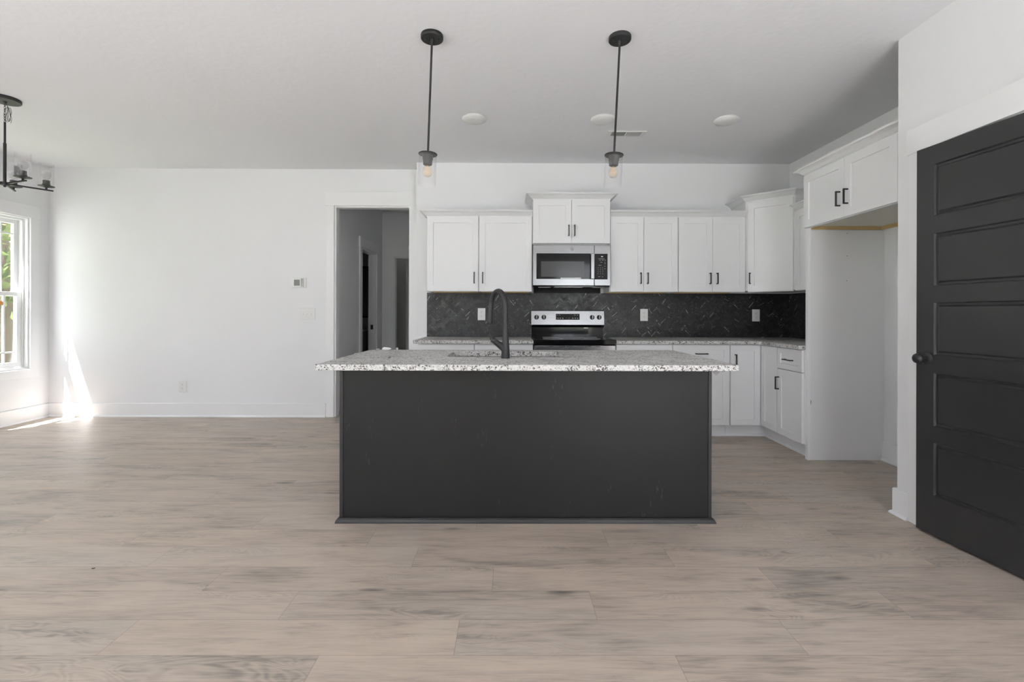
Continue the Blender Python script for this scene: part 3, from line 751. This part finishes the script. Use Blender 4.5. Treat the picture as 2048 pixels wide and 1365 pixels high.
# ------------------------------------------------------------------ backsplash
def herring(name, label, w, h, mtx, parentloc=None):
    bm = bmesh.new(); uvl = bm.loops.layers.uv.new('UVMap'); cl = bm.loops.layers.float_color.new('rnd')
    Wt = .0245; n = 3; g = .0010; rot = Matrix.Rotation(PI / 4, 3, 'Z')
    R = int((w + h) / Wt) + 6
    rs = random.Random(5)
    def tile(i0, j0, horiz):
        L = n * Wt
        x0, y0 = i0 * Wt, j0 * Wt
        x1, y1 = (x0 + L, y0 + Wt) if horiz else (x0 + Wt, y0 + L)
        cs = [Vector((x0 + g, y0 + g, 0)), Vector((x1 - g, y0 + g, 0)), Vector((x1 - g, y1 - g, 0)), Vector((x0 + g, y1 - g, 0))]
        uvs = [(0, 0), (L, 0), (L, Wt), (0, Wt)] if horiz else [(0, 0), (0, Wt), (L, Wt), (L, 0)]
        cs = [rot @ c for c in cs]
        if max(c.x for c in cs) < 0 or min(c.x for c in cs) > w or max(c.y for c in cs) < 0 or min(c.y for c in cs) > h: return
        rn = (rs.random(), rs.random(), rs.random(), 1)
        f = bm.faces.new([bm.verts.new(c) for c in cs])
        for lp, u in zip(f.loops, uvs): lp[uvl].uv = u; lp[cl] = rn
    for i in range(-R, R):
        for j in range(-R, R):
            m_ = (i - j) % (2 * n)
            if m_ == 0: tile(i, j, True)
            if (j - i) % (2 * n) == 1: tile(i, j, False)
    for co, no in (((0, 0, 0), (-1, 0, 0)), ((w, 0, 0), (1, 0, 0)), ((0, 0, 0), (0, -1, 0)), ((0, h, 0), (0, 1, 0))):
        bmesh.ops.bisect_plane(bm, geom=bm.verts[:] + bm.edges[:] + bm.faces[:], plane_co=co, plane_no=no, clear_outer=True)
    r = bmesh.ops.extrude_face_region(bm, geom=bm.faces[:])
    vs = [q for q in r['geom'] if isinstance(q, bmesh.types.BMVert)]
    bmesh.ops.translate(bm, vec=(0, 0, .002), verts=vs)
    bmesh.ops.transform(bm, matrix=mtx, verts=bm.verts[:])
    return bm
t = thing('backsplash', 'black marble herringbone tile backsplash between counters and wall cabinets', 'backsplash', (0, 0, 0))
# local tile plane (x, y) -> wall; z outwards
mk = Matrix(((1, 0, 0, -.882), (0, 0, -1, YK - .006), (0, 1, 0, CT + .0005), (0, 0, 0, 1)))
mr_ = Matrix(((0, 0, -1, XR - .006), (-1, 0, 0, YK - .0085), (0, 1, 0, CT + .0005), (0, 0, 0, 1)))
bk = MB(); bk.bm.free(); bk.bm = herring('a', '', XR - .0085 + .882, UZ - CT - .001, mk); bk.build('tiles', 'tile', t)
bk = MB(); bk.bm.free(); bk.bm = herring('a', '', YK - .0085 - 3.726, UZ - CT - .001, mr_); bk.build('tiles', 'tile', t)
g_ = MB(); g_.box(-.882, XR - .0005, YK - .0065, YK - .0005, CT + .0005, UZ - .0005); g_.box(XR - .0065, XR - .0005, 3.726, YK - .0065, CT + .0005, UZ - .0005); g_.build('grout', 'grout', t)
g_ = MB().box(.25, .96, YK - .0065, YK - .0005, UZ - .0005, 1.44); g_.build('grout', 'grout', t)

# ------------------------------------------------------------------ outlets, switches, thermostat
def outlet(label, loc, group=None):
    t = thing('outlet', label, 'outlet', loc, 0, group)
    MB().box(-.0405, .0405, -.006, 0, -.064, .064).build('cover_plate', 'plate', t, bevel=.003)
    for z in (-.021, .021):
        o = MB(); pts = [(.0168 * math.cos(a) if abs(math.cos(a)) < .99 else .0168 * math.cos(a), max(-.0135, min(.0135, .0168 * math.sin(a)))) for a in [2 * PI * k / 24 for k in range(24)]]
        v0 = [o.bm.verts.new((p[0], -.0082, p[1] + z)) for p in pts]; v1 = [o.bm.verts.new((p[0], -.006, p[1] + z)) for p in pts]
        o.bm.faces.new(v0); o.bm.faces.new(v1)
        for k in range(24): o.bm.faces.new((v0[k], v0[(k + 1) % 24], v1[(k + 1) % 24], v1[k]))
        r_ = o.build('receptacle', 'plate', t)
        s = MB(); s.box(-.0075, -.0055, -.0086, -.0081, z - .001, z + .008); s.box(.0055, .0075, -.0086, -.0081, z, z + .007); s.box(-.002, .002, -.0086, -.0081, z - .009, z - .005); s.build('slots', 'slot', r_)
    return t
SPY = YK - .0085
outlet('white outlet in the black backsplash behind the faucet', (-.302, SPY, 1.148), 'outlets in the backsplash')
outlet('white outlet in the black backsplash just right of the range', (1.424, SPY, 1.144), 'outlets in the backsplash')
outlet('white outlet in the black backsplash near the right corner', (2.615, SPY, 1.142), 'outlets in the backsplash')
outlet('white outlet low on the living area wall above the baseboard', (-3.632, YL, .335))
t = thing('light_switch', 'white three-gang toggle switch plate left of the hall opening', 'light switch', (-2.2535, YL, 1.145))
MB().box(-.0905, .0905, -.006, 0, -.064, .064).build('cover_plate', 'plate', t, bevel=.003)
for x in (-.046, 0, .046):
    s = MB(); s.box(x - .0055, x + .0055, -.0075, -.006, -.012, .012); s.box(x - .004, x + .004, -.017, -.0075, -.009, .002); s.build('toggle', 'plate', t, bevel=.001)
t = thing('thermostat', 'small white thermostat with grey screen above the switch plate', 'thermostat', (-2.3505, YL, 1.4905))
MB().box(-.0855, .0855, -.007, 0, -.061, .061).build('backplate', 'plate', t, bevel=.006)
MB().box(-.058, .058, -.024, -.007, -.050, .050).build('body', 'plate', t, bevel=.004)
MB().box(-.0415, .0225, -.0245, -.0241, -.0335, .0335).build('screen', 'lcd', t)
MB().box(.035, .057, -.0262, -.0242, -.046, .046).build('button_strip', 'logo', t, bevel=.001)

# ------------------------------------------------------------------ microwave
MX0, MX1, MYF, MZ0, MZ1 = .223, .983, 4.560, 1.431, 1.827
t = thing('microwave', 'stainless over-the-range microwave under the short white cabinet', 'microwave', (MX0, MYF, MZ0))
mw, mh, md = MX1 - MX0, MZ1 - MZ0 + .018, YK - MYF - .008
b = MB(); b.box(.003, mw - .003, .032, md, .004, mh); b.build('body', 'steeldark', t, bevel=.002)
dx = .602
MB().box(0, dx - .001, 0, .031, 0, mh - .018).build('door', 'brushed', t, bevel=.004)
MB().box(dx + .001, mw, 0, .031, 0, mh - .018).build('control_side', 'brushed', t, bevel=.004)
MB().box(.034, .562, -.0015, .0005, .065, .316).build('door_glass', 'blackglass', t, bevel=.001)
MB().box(.079, .503, -.0021, -.0014, .087, .238).build('inner_window', 'winglass', t)
hd = MB(); hd.box(.563, .598, -.038, -.024, .065, .314); hd.box(.570, .592, -.024, 0, .075, .10); hd.box(.570, .592, -.024, 0, .28, .305); hd.build('handle', 'brushed', t, bevel=.004)
cp = MB().box(.606, .731, -.0015, .0005, .062, .313).build('control_panel', 'blackpanel', t, bevel=.001)
g = MB(); g.box(.668, .675, -.0022, -.0016, .281, .291); g.box(.678, .685, -.0022, -.0016, .281, .291)
g.build('clock_digits', 'sticker', cp)
for (x, z, w) in ((.64, .262, .06), (.65, .249, .014), (.675, .249, .016), (.70, .249, .014), (.66, .229, .02), (.70, .229, .012), (.64, .199, .03), (.70, .214, .012), (.70, .19, .01), (.70, .165, .01), (.64, .088, .018), (.675, .086, .012)): MB().box(x, x + w, -.0019, -.0016, z, z + .003).build('keypad_print', 'glyph', cp)
for i in range(3):
    for j in range(4): MB().box(.636 + i * .022, .641 + i * .022, -.0019, -.0016, .115 + j * .019, .120 + j * .019).build('key_mark', 'glyph', cp)
# round emblem: ring with a looping monogram
lm = Matrix.Translation((.382, -.0005, .356)) @ Matrix.Rotation(PI / 2, 4, 'X')
em = MB().lathe([(0, 0), (.0165, 0), (.0165, .0012), (.0145, .0014), (.0, .0014)], 28, lm).build('emblem', 'logo', t)
e_ = MB(); e_.tube([lm @ Vector((.0155 * math.cos(a), .0155 * math.sin(a), .0018)) for a in [2 * PI * k / 28 for k in range(29)]], .0007, 6)
e_.tube([lm @ Vector((-.002 + .0055 * math.cos(a), .001 + .0065 * math.sin(a), .0018)) for a in [PI * .3 + 1.6 * PI * k / 18 for k in range(19)]], .0008, 6)
e_.tube([lm @ Vector((.0045 + .0045 * math.cos(a), -.001 + .007 * math.sin(a * 1.3), .0018)) for a in [PI * .2 + 1.7 * PI * k / 18 for k in range(19)]], .0008, 6)
e_.build('monogram', 'steel', em)
MB().box(.272, .470, -.0026, -.0020, .068, .078).build('sticker', 'sticker', t)
ub = MB().box(.002, mw - .002, .034, md - .01, -.012, .0035).build('underside', 'blackglass', t)
for x in (.06, .60): MB().box(x, x + .12, .06, .13, -.0145, -.0121).build('light_lens', 'white_lens', t)
MB().box(.22, .50, .06, .16, -.0145, -.0121).build('grease_filter', 'steeldark', t)

# ------------------------------------------------------------------ range
RX0, RX1 = .2225, .9855; rw = RX1 - RX0; RY = 4.325
t = thing('range', 'stainless freestanding electric range with black glass cooktop', 'range', (RX0, RY, 0))
b = MB(); b.box(.004, rw - .004, .045, .615, .02, .858); b.build('body', 'steeldark', t)
MB().box(.001, rw - .001, .0, .612, .866, .914).build('cooktop', 'blackglass', t, bevel=.004)
for (x, y, r) in ((.19, .16, .095), (.57, .16, .08), (.19, .44, .08), (.57, .44, .10)):
    MB().tube([(x + r * math.cos(a), y + r * math.sin(a), .9142) for a in [2 * PI * k / 32 for k in range(33)]], .0010, 4).build('burner_ring', 'glyph', t)
MB().box(.004, rw - .004, .006, .044, .19, .860).build('oven_door', 'brushed', t, bevel=.003)
for x, w in ((.145, .037), (.235, .055), (.30, .055), (.405, .055), (.475, .055), (.58, .037)): MB().box(x, x + w, .0052, .0062, .848, .854).build('vent_slot', 'slot', t)
MB().box(.09, rw - .09, .003, .008, .34, .70).build('oven_window', 'blackglass', t)
hd = MB(); hd.tube([(.06, -.045, .785), (rw - .06, -.045, .785)], .012, 16); hd.box(.075, .10, -.04, .006, .777, .793); hd.box(rw - .10, rw - .075, -.04, .006, .777, .793); hd.build('oven_handle', 'steel', t, smooth=True)
MB().box(.004, rw - .004, .006, .044, .05, .182).build('storage_drawer', 'brushed', t, bevel=.003)
# backguard
bgx = MB(); prof = [(.545, 1.040), (.558, 1.183), (.575, 1.189), (.612, 1.189), (.612, .9145), (.590, .9145), (.590, 1.030), (.575, 1.012), (.553, 1.028)]
for x in (0,):
    v0 = [bgx.bm.verts.new((0.0, y, z)) for y, z in prof]; v1 = [bgx.bm.verts.new((rw, y, z)) for y, z in prof]
    bgx.bm.faces.new(v0); bgx.bm.faces.new(v1)
    for k in range(len(prof)): k2 = (k + 1) % len(prof); bgx.bm.faces.new((v0[k], v0[k2], v1[k2], v1[k]))
bgo = bgx.build('backguard', 'brushed', t)
MB().box(.002, rw - .002, .583, .5895, .9146, 1.018).build('backguard_glass', 'blackglass', t)
MB().box(.556, .602, .5815, .5829, 1.0015, 1.010).build('badge', 'sticker', t)
def onface(x, z): # transform placing local +z out of the leaning backguard face
    sl = (.558 - .545) / (1.183 - 1.040); y = .545 + (z - 1.040) * sl; a = math.atan(sl)
    return Matrix.Translation((x, y, z)) @ Matrix.Rotation(PI / 2 - a, 4, 'X')
for x in (.0555, .1315, .6385, .7115):
    kn = MB(); mt = onface(x, 1.118); kn.lathe([(.0, 0), (.0245, 0), (.0245, .004), (.021, .007), (.019, .022), (.017, .024), (0, .024)], 28, mt)
    k_ = kn.build('knob', 'black', t, smooth=True)
    gr = MB(); gr.box(-.0045, .0045, -.021, .021, .023, .033, mt @ Matrix.Rotation(random.uniform(-.1, .1), 4, 'Z')); gr.build('grip', 'steeldark', k_, bevel=.001)
dp = MB(); dp.box(-.1235, .1235, -.031, .031, .0, .0015, onface(.382, 1.123)); dpo = dp.build('display', 'blackpanel', t)
mt = onface(.382, 1.123)
for x in (-.108, -.084, .074, .102): MB().box(x - .007, x + .007, .015, .018, .0016, .002, mt).build('display_print', 'glyph', dpo)
for x in (-.103, -.078, -.052, .052, .078, .103): MB().box(x - .005, x + .005, -.020, -.010, .0016, .002, mt).build('display_print', 'glyph', dpo)
MB().box(-.020, -.008, -.0155, -.014, .0016, .002, mt).build('minus_key', 'glyph', dpo)
g = MB(); g.box(.008, .020, -.0155, -.014, .0016, .002, mt); g.box(.0132, .0148, -.021, -.009, .0016, .002, mt); g.build('plus_key', 'glyph', dpo)

# ------------------------------------------------------------------ pantry door (ajar), five panels
hg = Vector((2.2695, 1.700)); fe = Vector((2.1965, 2.509)); dd = (fe - hg); dw = dd.length
t = thing('door_1', 'black five-panel pantry door standing slightly ajar with a round black knob', 'door', (fe.x, fe.y, .012), math.atan2(-dd.y, -dd.x), kind='structure')
# local: x from free edge towards hinge, front (room side) faces -y ... wall side +y
bm = bmesh.new(); DH = 2.033
pz = [(.206, .481), (.567, .845), (.938, 1.213), (1.299, 1.572), (1.665, 1.933)]
px0, px1 = .094, dw - .094
def face(pts):
    bm.faces.new([bm.verts.new(p) for p in pts])
zs = [0] + [q for p_ in pz for q in p_] + [DH]
face([(0, 0, 0), (px0, 0, 0), (px0, 0, DH), (0, 0, DH)]); face([(px1, 0, 0), (dw, 0, 0), (dw, 0, DH), (px1, 0, DH)])
for k in range(0, len(zs), 2): face([(px0, 0, zs[k]), (px1, 0, zs[k]), (px1, 0, zs[k + 1]), (px0, 0, zs[k + 1])])
for z0, z1 in pz:
    R0 = None
    for ins, dep in ((0, 0), (.005, .011), (.016, .012), (.024, .0035)):
        Rg = [(px0 + ins, dep, z0 + ins), (px1 - ins, dep, z0 + ins), (px1 - ins, dep, z1 - ins), (px0 + ins, dep, z1 - ins)]
        if R0:
            for k in range(4): face([R0[k], R0[(k + 1) % 4], Rg[(k + 1) % 4], Rg[k]])
        R0 = Rg
    face(R0)
T = .035
for q in ([(0, 0, 0), (0, T, 0), (0, T, DH), (0, 0, DH)], [(dw, 0, 0), (dw, T, 0), (dw, T, DH), (dw, 0, DH)], [(0, 0, 0), (dw, 0, 0), (dw, T, 0), (0, T, 0)],
          [(0, 0, DH), (dw, 0, DH), (dw, T, DH), (0, T, DH)], [(0, T, 0), (dw, T, 0), (dw, T, DH), (0, T, DH)]): face(q)
bmesh.ops.remove_doubles(bm, verts=bm.verts[:], dist=.0002)
mb = MB(); mb.bm.free(); mb.bm = bm; mb.build('slab', 'door', t)
km = Matrix.Translation((.060, 0, .918)) @ Matrix.Rotation(PI / 2, 4, 'X')
k_ = MB().lathe([(0, 0), (.033, 0), (.033, .004), (.029, .008), (.013, .011), (.0115, .030), (.016, .036), (.0245, .044), (.0275, .054), (.0245, .064), (.014, .071), (0, .073)], 32, km).build('knob', 'black', t, smooth=True)

# ------------------------------------------------------------------ ceiling fixtures
def disk_light(label, x, y):
    t = thing('ceiling_light', label, 'ceiling light', (x, y, H), 0, 'round white ceiling disk lights')
    MB().lathe([(0, -.002), (.098, 0), (.100, -.006), (.094, -.016), (.083, -.020)], 40, caps=False).build('trim_ring', 'white_lens', t, smooth=True)
    MB().lathe([(.083, -.0195), (.078, -.024), (.05, -.029), (.0, -.031)], 40, caps=False).build('lens', 'white_lens', t, smooth=True)
disk_light('round white ceiling disk light between the two pendants, left one', -.297, 3.815)
disk_light('round white ceiling disk light right behind the right pendant rod', .757, 3.815)
disk_light('round white ceiling disk light furthest right, near the refrigerator cabinet', 1.775, 3.822)
t = thing('ceiling_vent', 'white rectangular ceiling air register with grey slats', 'air vent', (1.022, 4.130, H))
f = MB(); f.box(-.168, .168, -.066, -.048, -.007, 0); f.box(-.168, .168, .048, .066, -.007, 0); f.box(-.168, -.130, -.048, .048, -.007, 0); f.box(.130, .168, -.048, .048, -.007, 0); f.box(-.006, .006, -.048, .048, -.007, 0); f.build('frame', 'plate', t, bevel=.002)
MB().box(-.130, .130, -.048, .048, -.0012, -.0004).build('duct', 'lcd', t)
for side, tilt in ((-1, .6), (1, -.6)):
    for k in range(10):
        m_ = Matrix.Translation((side * (.014 + .0118 * k + .002), 0, -.0055)) @ Matrix.Rotation(tilt, 4, 'Y')
        MB().box(-.0008, .0008, -.047, .047, -.004, .004, m_).build('slat', 'plate', t)

def pendant(label, x, y, tilt):
    t = thing('pendant_light', label, 'pendant lamp', (x, y, H), 0, 'pendants over the island')
    MB().lathe([(0, 0), (.062, 0), (.0635, -.003), (.0635, -.021), (.0615, -.024), (0, -.024)], 48).build('canopy', 'pendblack', t, smooth=True)
    for sx in (-.036, .036): MB().lathe([(0, -.024), (.006, -.024), (.006, -.028), (0, -.029)], 14, Matrix.Translation((sx, 0, 0))).build('screw', 'slot', t)
    m_ = Matrix.Translation((0, 0, -.024)) @ Matrix.Rotation(tilt, 4, 'Y')
    MB().lathe([(0, .0), (.011, 0), (.011, -.020), (.006, -.030), (0, -.030)], 20, m_).build('swivel', 'pendblack', t, smooth=True)
    MB().lathe([(0, -.025), (.0062, -.025), (.0062, -.660), (0, -.660)], 16, m_).build('rod', 'pendblack', t, smooth=True)
    L = -.657
    cap = MB().lathe([(0, L), (.0525, L), (.0540, L - .003), (.0525, L - .006), (.031, L - .007), (.0295, L - .034), (.0265, L - .038), (.0255, L - .062), (.0235, L - .064), (.0, L - .058)], 40, m_).build('lamp_holder', 'pendblack', t, smooth=True)
    MB().lathe([(.0508, L - .0065), (.0508, L - .182), (.0492, L - .183), (.0492, L - .0070)], 48, m_, caps=False).build('glass_shade', 'shade', t, smooth=True)
    bz = L - .058
    bb = MB().lathe([(.0125, bz), (.013, bz - .010), (.020, bz - .020), (.0268, bz - .034), (.0285, bz - .048), (.0260, bz - .062), (.016, bz - .073), (0, bz - .077)], 28, m_, caps=False).build('bulb', 'amber', t, smooth=True)
    fl = MB()
    for k in range(4):
        a = PI / 2 * k + .4
        fl.tube([m_ @ Vector((.003 * math.cos(a), .003 * math.sin(a), bz - .010)), m_ @ Vector((.010 * math.cos(a), .010 * math.sin(a), bz - .038)), m_ @ Vector((.006 * math.cos(a + .7), .006 * math.sin(a + .7), bz - .062))], .0009, 6)
    fl.build('filament', 'filament', bb)
pendant('black rod pendant with clear glass cylinder, left of the two over the island', -.452, 2.675, .033)
pendant('black rod pendant with clear glass cylinder, right one crossing the ceiling vent', .628, 2.680, .048)

# chandelier
CX, CY, CZ = -3.779, 3.498, 2.118
t = thing('chandelier', 'black five-arm chandelier with clear glass cylinders near the window', 'chandelier', (CX, CY, H))
Zc = CZ - H
MB().lathe([(0, 0), (.088, 0), (.089, -.004), (.089, -.020), (.086, -.024), (0, -.024)], 48).build('canopy', 'pendblack', t, smooth=True)
MB().lathe([(0, -.024), (.012, -.024), (.010, -.034), (0, -.036)], 16).build('loop', 'pendblack', t, smooth=True)
chn = MB()
z = -.032
for k in range(7):
    a = k * PI / 2; zc = z - .0155
    chn.tube([Vector((.0055 * math.cos(u) * math.cos(a), .0055 * math.cos(u) * math.sin(a), zc + .0125 * math.sin(u))) for u in [2 * PI * q / 14 for q in range(15)]], .0016, 6)
    z -= .0205
chn.build('chain', 'pendblack', t, smooth=True)
ztop = z - .002
co = MB(); rs = random.Random(3); pts = [Vector((.006, 0, -.03))]
for k in range(60):
    u = k / 59; a = u * 2 * PI * 3.2
    pts.append(Vector((.006 + .016 + .016 * math.cos(a) + rs.uniform(-.003, .003), .012 * math.sin(a * .7), -.055 - .055 * (1 + math.sin(a)) - u * .02)))
sm = []
for k in range(len(pts) - 1):
    for q in range(3): sm.append(pts[k].lerp(pts[k + 1], q / 3))
co.tube(sm, .0013, 6); co.build('cord', 'pendblack', t, smooth=True)
MB().lathe([(0, ztop), (.0065, ztop), (.0065, -.335), (0, -.335)], 16).build('upper_rod', 'pendblack', t, smooth=True)
MB().lathe([(0, -.335), (.0095, -.335), (.0095, Zc + .012), (0, Zc + .012)], 20).build('lower_rod', 'pendblack', t, smooth=True)
MB().lathe([(0, Zc + .012), (.024, Zc + .012), (.026, Zc + .006), (.026, Zc - .010), (.010, Zc - .014), (.006, Zc - .024), (0, Zc - .025)], 28).build('hub', 'pendblack', t, smooth=True)
for k in range(5):
    a = math.radians(53 + 72 * k)
    m_ = Matrix.Translation((0, 0, Zc)) @ Matrix.Rotation(a, 4, 'Z')
    MB().box(.020, .262, -.0055, .0055, -.004, .007, m_).build('arm', 'pendblack', t, bevel=.001)
    c = m_ @ Matrix.Translation((.222, 0, 0))
    MB().lathe([(0, .0075), (.007, .0075), (.007, .020), (.016, .021), (.017, .024), (.045, .027), (.050, .029), (.050, .0315), (.024, .032), (.024, .048), (.0215, .050), (.0215, .076), (0, .076)], 32, c).build('cup', 'pendblack', t, smooth=True)
    MB().lathe([(.0455, .032), (.0455, .205), (.0440, .205), (.0440, .032)], 40, c, caps=False).build('glass_shade', 'shade', t, smooth=True)
    MB().lathe([(.011, .076), (.012, .082), (.020, .094), (.0275, .108), (.0295, .122), (.0265, .137), (.015, .148), (0, .152)], 28, c, caps=False).build('bulb', 'clearbulb', t, smooth=True)

# ------------------------------------------------------------------ hall rooms: bathroom vanity, mirror, bedroom door
t = thing('bathroom_vanity', 'grey vanity glimpsed through the bathroom door down the hall', 'vanity', (-2.9, 7.66, 0))
MB().box(-.55, .55, -.26, .288, .08, .86).build('body', 'vanity', t, bevel=.002); MB().box(-.57, .57, -.28, .288, .8605, .885).build('top', 'plate', t, bevel=.003)
t = thing('wall_mirror', 'black-framed mirror glimpsed above the bathroom vanity', 'mirror', (-2.85, 7.95, 1.52))
MB().box(-.52, .52, -.012, -.002, -.42, .40).build('glass', 'mirror', t)
f = MB(); f.box(-.54, .54, -.022, 0, -.445, -.42); f.box(-.54, .54, -.022, 0, .40, .425); f.box(-.54, -.52, -.022, 0, -.42, .40); f.box(.52, .54, -.022, 0, -.42, .40); f.build('frame', 'black', t)
t = thing('door_2', 'dim grey interior door at the far end of the hall', 'door', (-1.66, 7.56, .01), math.radians(62), kind='structure')
MB().box(0, .76, 0, .035, 0, 2.02).build('slab', 'darkroom', t, bevel=.002)
MB().lathe([(0, 0), (.03, 0), (.012, .01), (.012, .03), (.027, .045), (.02, .06), (0, .064)], 24, Matrix.Translation((.70, 0, .92)) @ Matrix.Rotation(PI / 2, 4, 'X')).build('knob', 'black', t, smooth=True)

# ------------------------------------------------------------------ small debris and film
def crumple(name, label, loc, sx, sy, sz, seed, mat='paper', group=None):
    rs = random.Random(seed); bm = bmesh.new(); bmesh.ops.create_icosphere(bm, subdivisions=2, radius=1)
    for v in bm.verts:
        k = rs.uniform(.55, 1.15); v.co = Vector((v.co.x * sx * k, v.co.y * sy * k, max(0, (v.co.z * .5 + .35)) * sz * k))
    mb = MB(); mb.bm.free(); mb.bm = bm
    o = mb.build(name, mat, loc=loc); return tag(o, label, 'scrap', group)
zc = IZ1 + .0002
crumple('plastic_scrap', 'largest crumpled white plastic scrap on the island counter far left edge', (-.842, 3.165, zc), .036, .020, .022, 1, group='scraps on the island counter')
crumple('plastic_scrap', 'small pointed white scrap right of the largest one on the island', (-.765, 3.165, zc), .010, .010, .020, 2, group='scraps on the island counter')
crumple('plastic_scrap', 'small white scrap left of the largest one on the island counter', (-.895, 3.165, zc), .012, .010, .012, 4, group='scraps on the island counter')
crumple('plastic_scrap', 'tiny white scrap on the left edge of the island counter', (-.945, 2.86, zc), .010, .008, .006, 6, group='scraps on the island counter')
crumple('granite_chip', 'tiny dark chip lying on the island counter left of the sink', (-.677, 2.62, zc), .007, .006, .003, 8, 'slot')
crumple('plastic_scrap', 'small white scrap at the back corner of the right counter', (2.66, 4.90, CT + .0002), .016, .01, .010, 9)
crumple('wood_chip', 'dark wood chip lying on the floor far left', (-1.884, 2.118, .0002), .010, .005, .004, 11, 'slot')
# protective film hanging below the right end of the island slab
mb = MB(); nx, nz = 12, 6; grid = []
rs = random.Random(12)
for i in range(nx + 1):
    row = []
    for j in range(nz + 1):
        u, v = i / nx, j / nz
        drop = (.006 + .050 * (math.sin(PI * (u * 1.1)) ** 2) * (.6 + .4 * math.sin(9 * u))) 
        row.append(mb.bm.verts.new((IX1 - .095 + .11 * u, 2.40 + .012 * math.sin(7 * u + 3 * v) + .01 * v, IZ0 - .0008 - drop * v)))
    grid.append(row)
for i in range(nx):
    for j in range(nz): mb.bm.faces.new((grid[i][j], grid[i + 1][j], grid[i + 1][j + 1], grid[i][j + 1]))
o = mb.build('protective_film', 'film', smooth=True); sd_ = o.modifiers.new('t', 'SOLIDIFY'); sd_.thickness = .0004
tag(o, 'clear crinkled protective film hanging under the right end of island counter', 'plastic film')

# stickers on the window
def window_sticker(label, x, y, z, s, a):
    m_ = Matrix.Translation((x, y, z)) @ Matrix.Rotation(a, 4, 'X')
    mb = MB(); pts = [(s * math.cos(q) * .75, s * math.sin(q) * .42) for q in [2 * PI * k / 16 for k in range(16)]]
    v0 = [mb.bm.verts.new(m_ @ Vector((0, p[0], p[1]))) for p in pts]; v1 = [mb.bm.verts.new(m_ @ Vector((.0012, p[0], p[1]))) for p in pts]
    mb.bm.faces.new(v0); mb.bm.faces.new(v1)
    for k in range(16): mb.bm.faces.new((v0[k], v0[(k + 1) % 16], v1[(k + 1) % 16], v1[k]))
    tag(mb.build('window_sticker', 'orange'), label, 'sticker', 'orange stickers on the window')
window_sticker('orange sticker on the upper sash pane of the far left window', XL - .105 + .0185, 4.745, 2.02, .045, -.5)
window_sticker('orange sticker on the lower sash pane of the far left window', XL - .07 + .0185, 4.76, 1.245, .045, -.6)

# ------------------------------------------------------------------ outdoors
struct('ground', MB().box(-45, 40, -45, 45, -.45, -.25), 'lawn')
pt = MB(); pt.box(-9.5, 6.5, -14, YR - .14, -.249, -.12); pt.box(-12.0, XL - .14, YR - .14, 1.6, -.249, -.12)  # pale unseen slab, added to bounce neutral sunlight up to the ceiling
struct('patio', pt, 'concrete')
def tree(label, x, y, h, cr, seed, n=1600, cz=None):
    rs = random.Random(seed); t = thing('tree', label, 'tree', (x, y, -.25), 0, 'trees outside the window')
    tr = MB(); tr.tube([(0, 0, 0), (.08, .03, h * .3), (.02, -.05, h * .6), (.05, .02, h * .9)], [.20, .16, .11, .04], 10)
    for k in range(9):
        a = rs.uniform(0, 2 * PI); z = h * rs.uniform(.28, .75); L = cr * rs.uniform(.6, 1.0)
        tr.tube([(0, 0, z), (L * .5 * math.cos(a), L * .5 * math.sin(a), z + .4), (L * math.cos(a), L * math.sin(a), z + .6)], [.05, .03, .01], 6)
    tr.build('trunk', 'bark', t, smooth=True)
    lf = MB()
    for k in range(n):
        v = Vector((rs.gauss(0, 1), rs.gauss(0, 1), rs.gauss(0, 1))); v.normalize(); v *= rs.uniform(.35, 1.0) ** .5
        c = Vector((v.x * cr, v.y * cr, (h * .60 if cz is None else cz) + v.z * h * .42)); s = rs.uniform(.07, .15)
        a = Vector((rs.uniform(-1, 1), rs.uniform(-1, 1), rs.uniform(-1, 1))).normalized(); b = a.cross(Vector((rs.uniform(-1, 1), rs.uniform(-1, 1), rs.uniform(-1, 1)))).normalized()
        lf.quad([c - a * s, c - b * s * .6, c + a * s, c + b * s * .6])
    lf.build('foliage', 'leaf', t)
tree('leafy green tree beyond the lawn, seen through the far left window', -12.2, 11.2, 6.5, 2.3, 21, 2600)
tree('taller green tree further back outside the far left window', -18.5, 17.0, 8.5, 2.8, 22, 2200)
for k, (x, y, hh, cr, cz_) in enumerate([(-9.6, 6.4, 6.6, 2.1, 3.2), (-8.9, 1.5, 6.5, 1.9, 3.4), (-15.0, -4.0, 8.0, 2.8, None)]):  # first two added to keep sky light off the wall by the window
    tree(['broad green tree across the lawn left of the window view', 'green tree standing beyond the patio, outside the left wall', 'green tree farthest toward the rear of the lawn'][k], x, y, hh, cr, 30 + k, 2200, cz_)
tree('green tree outside at the left edge of the far left window', -21.0, 9.5, 7.0, 2.2, 23, 1600)
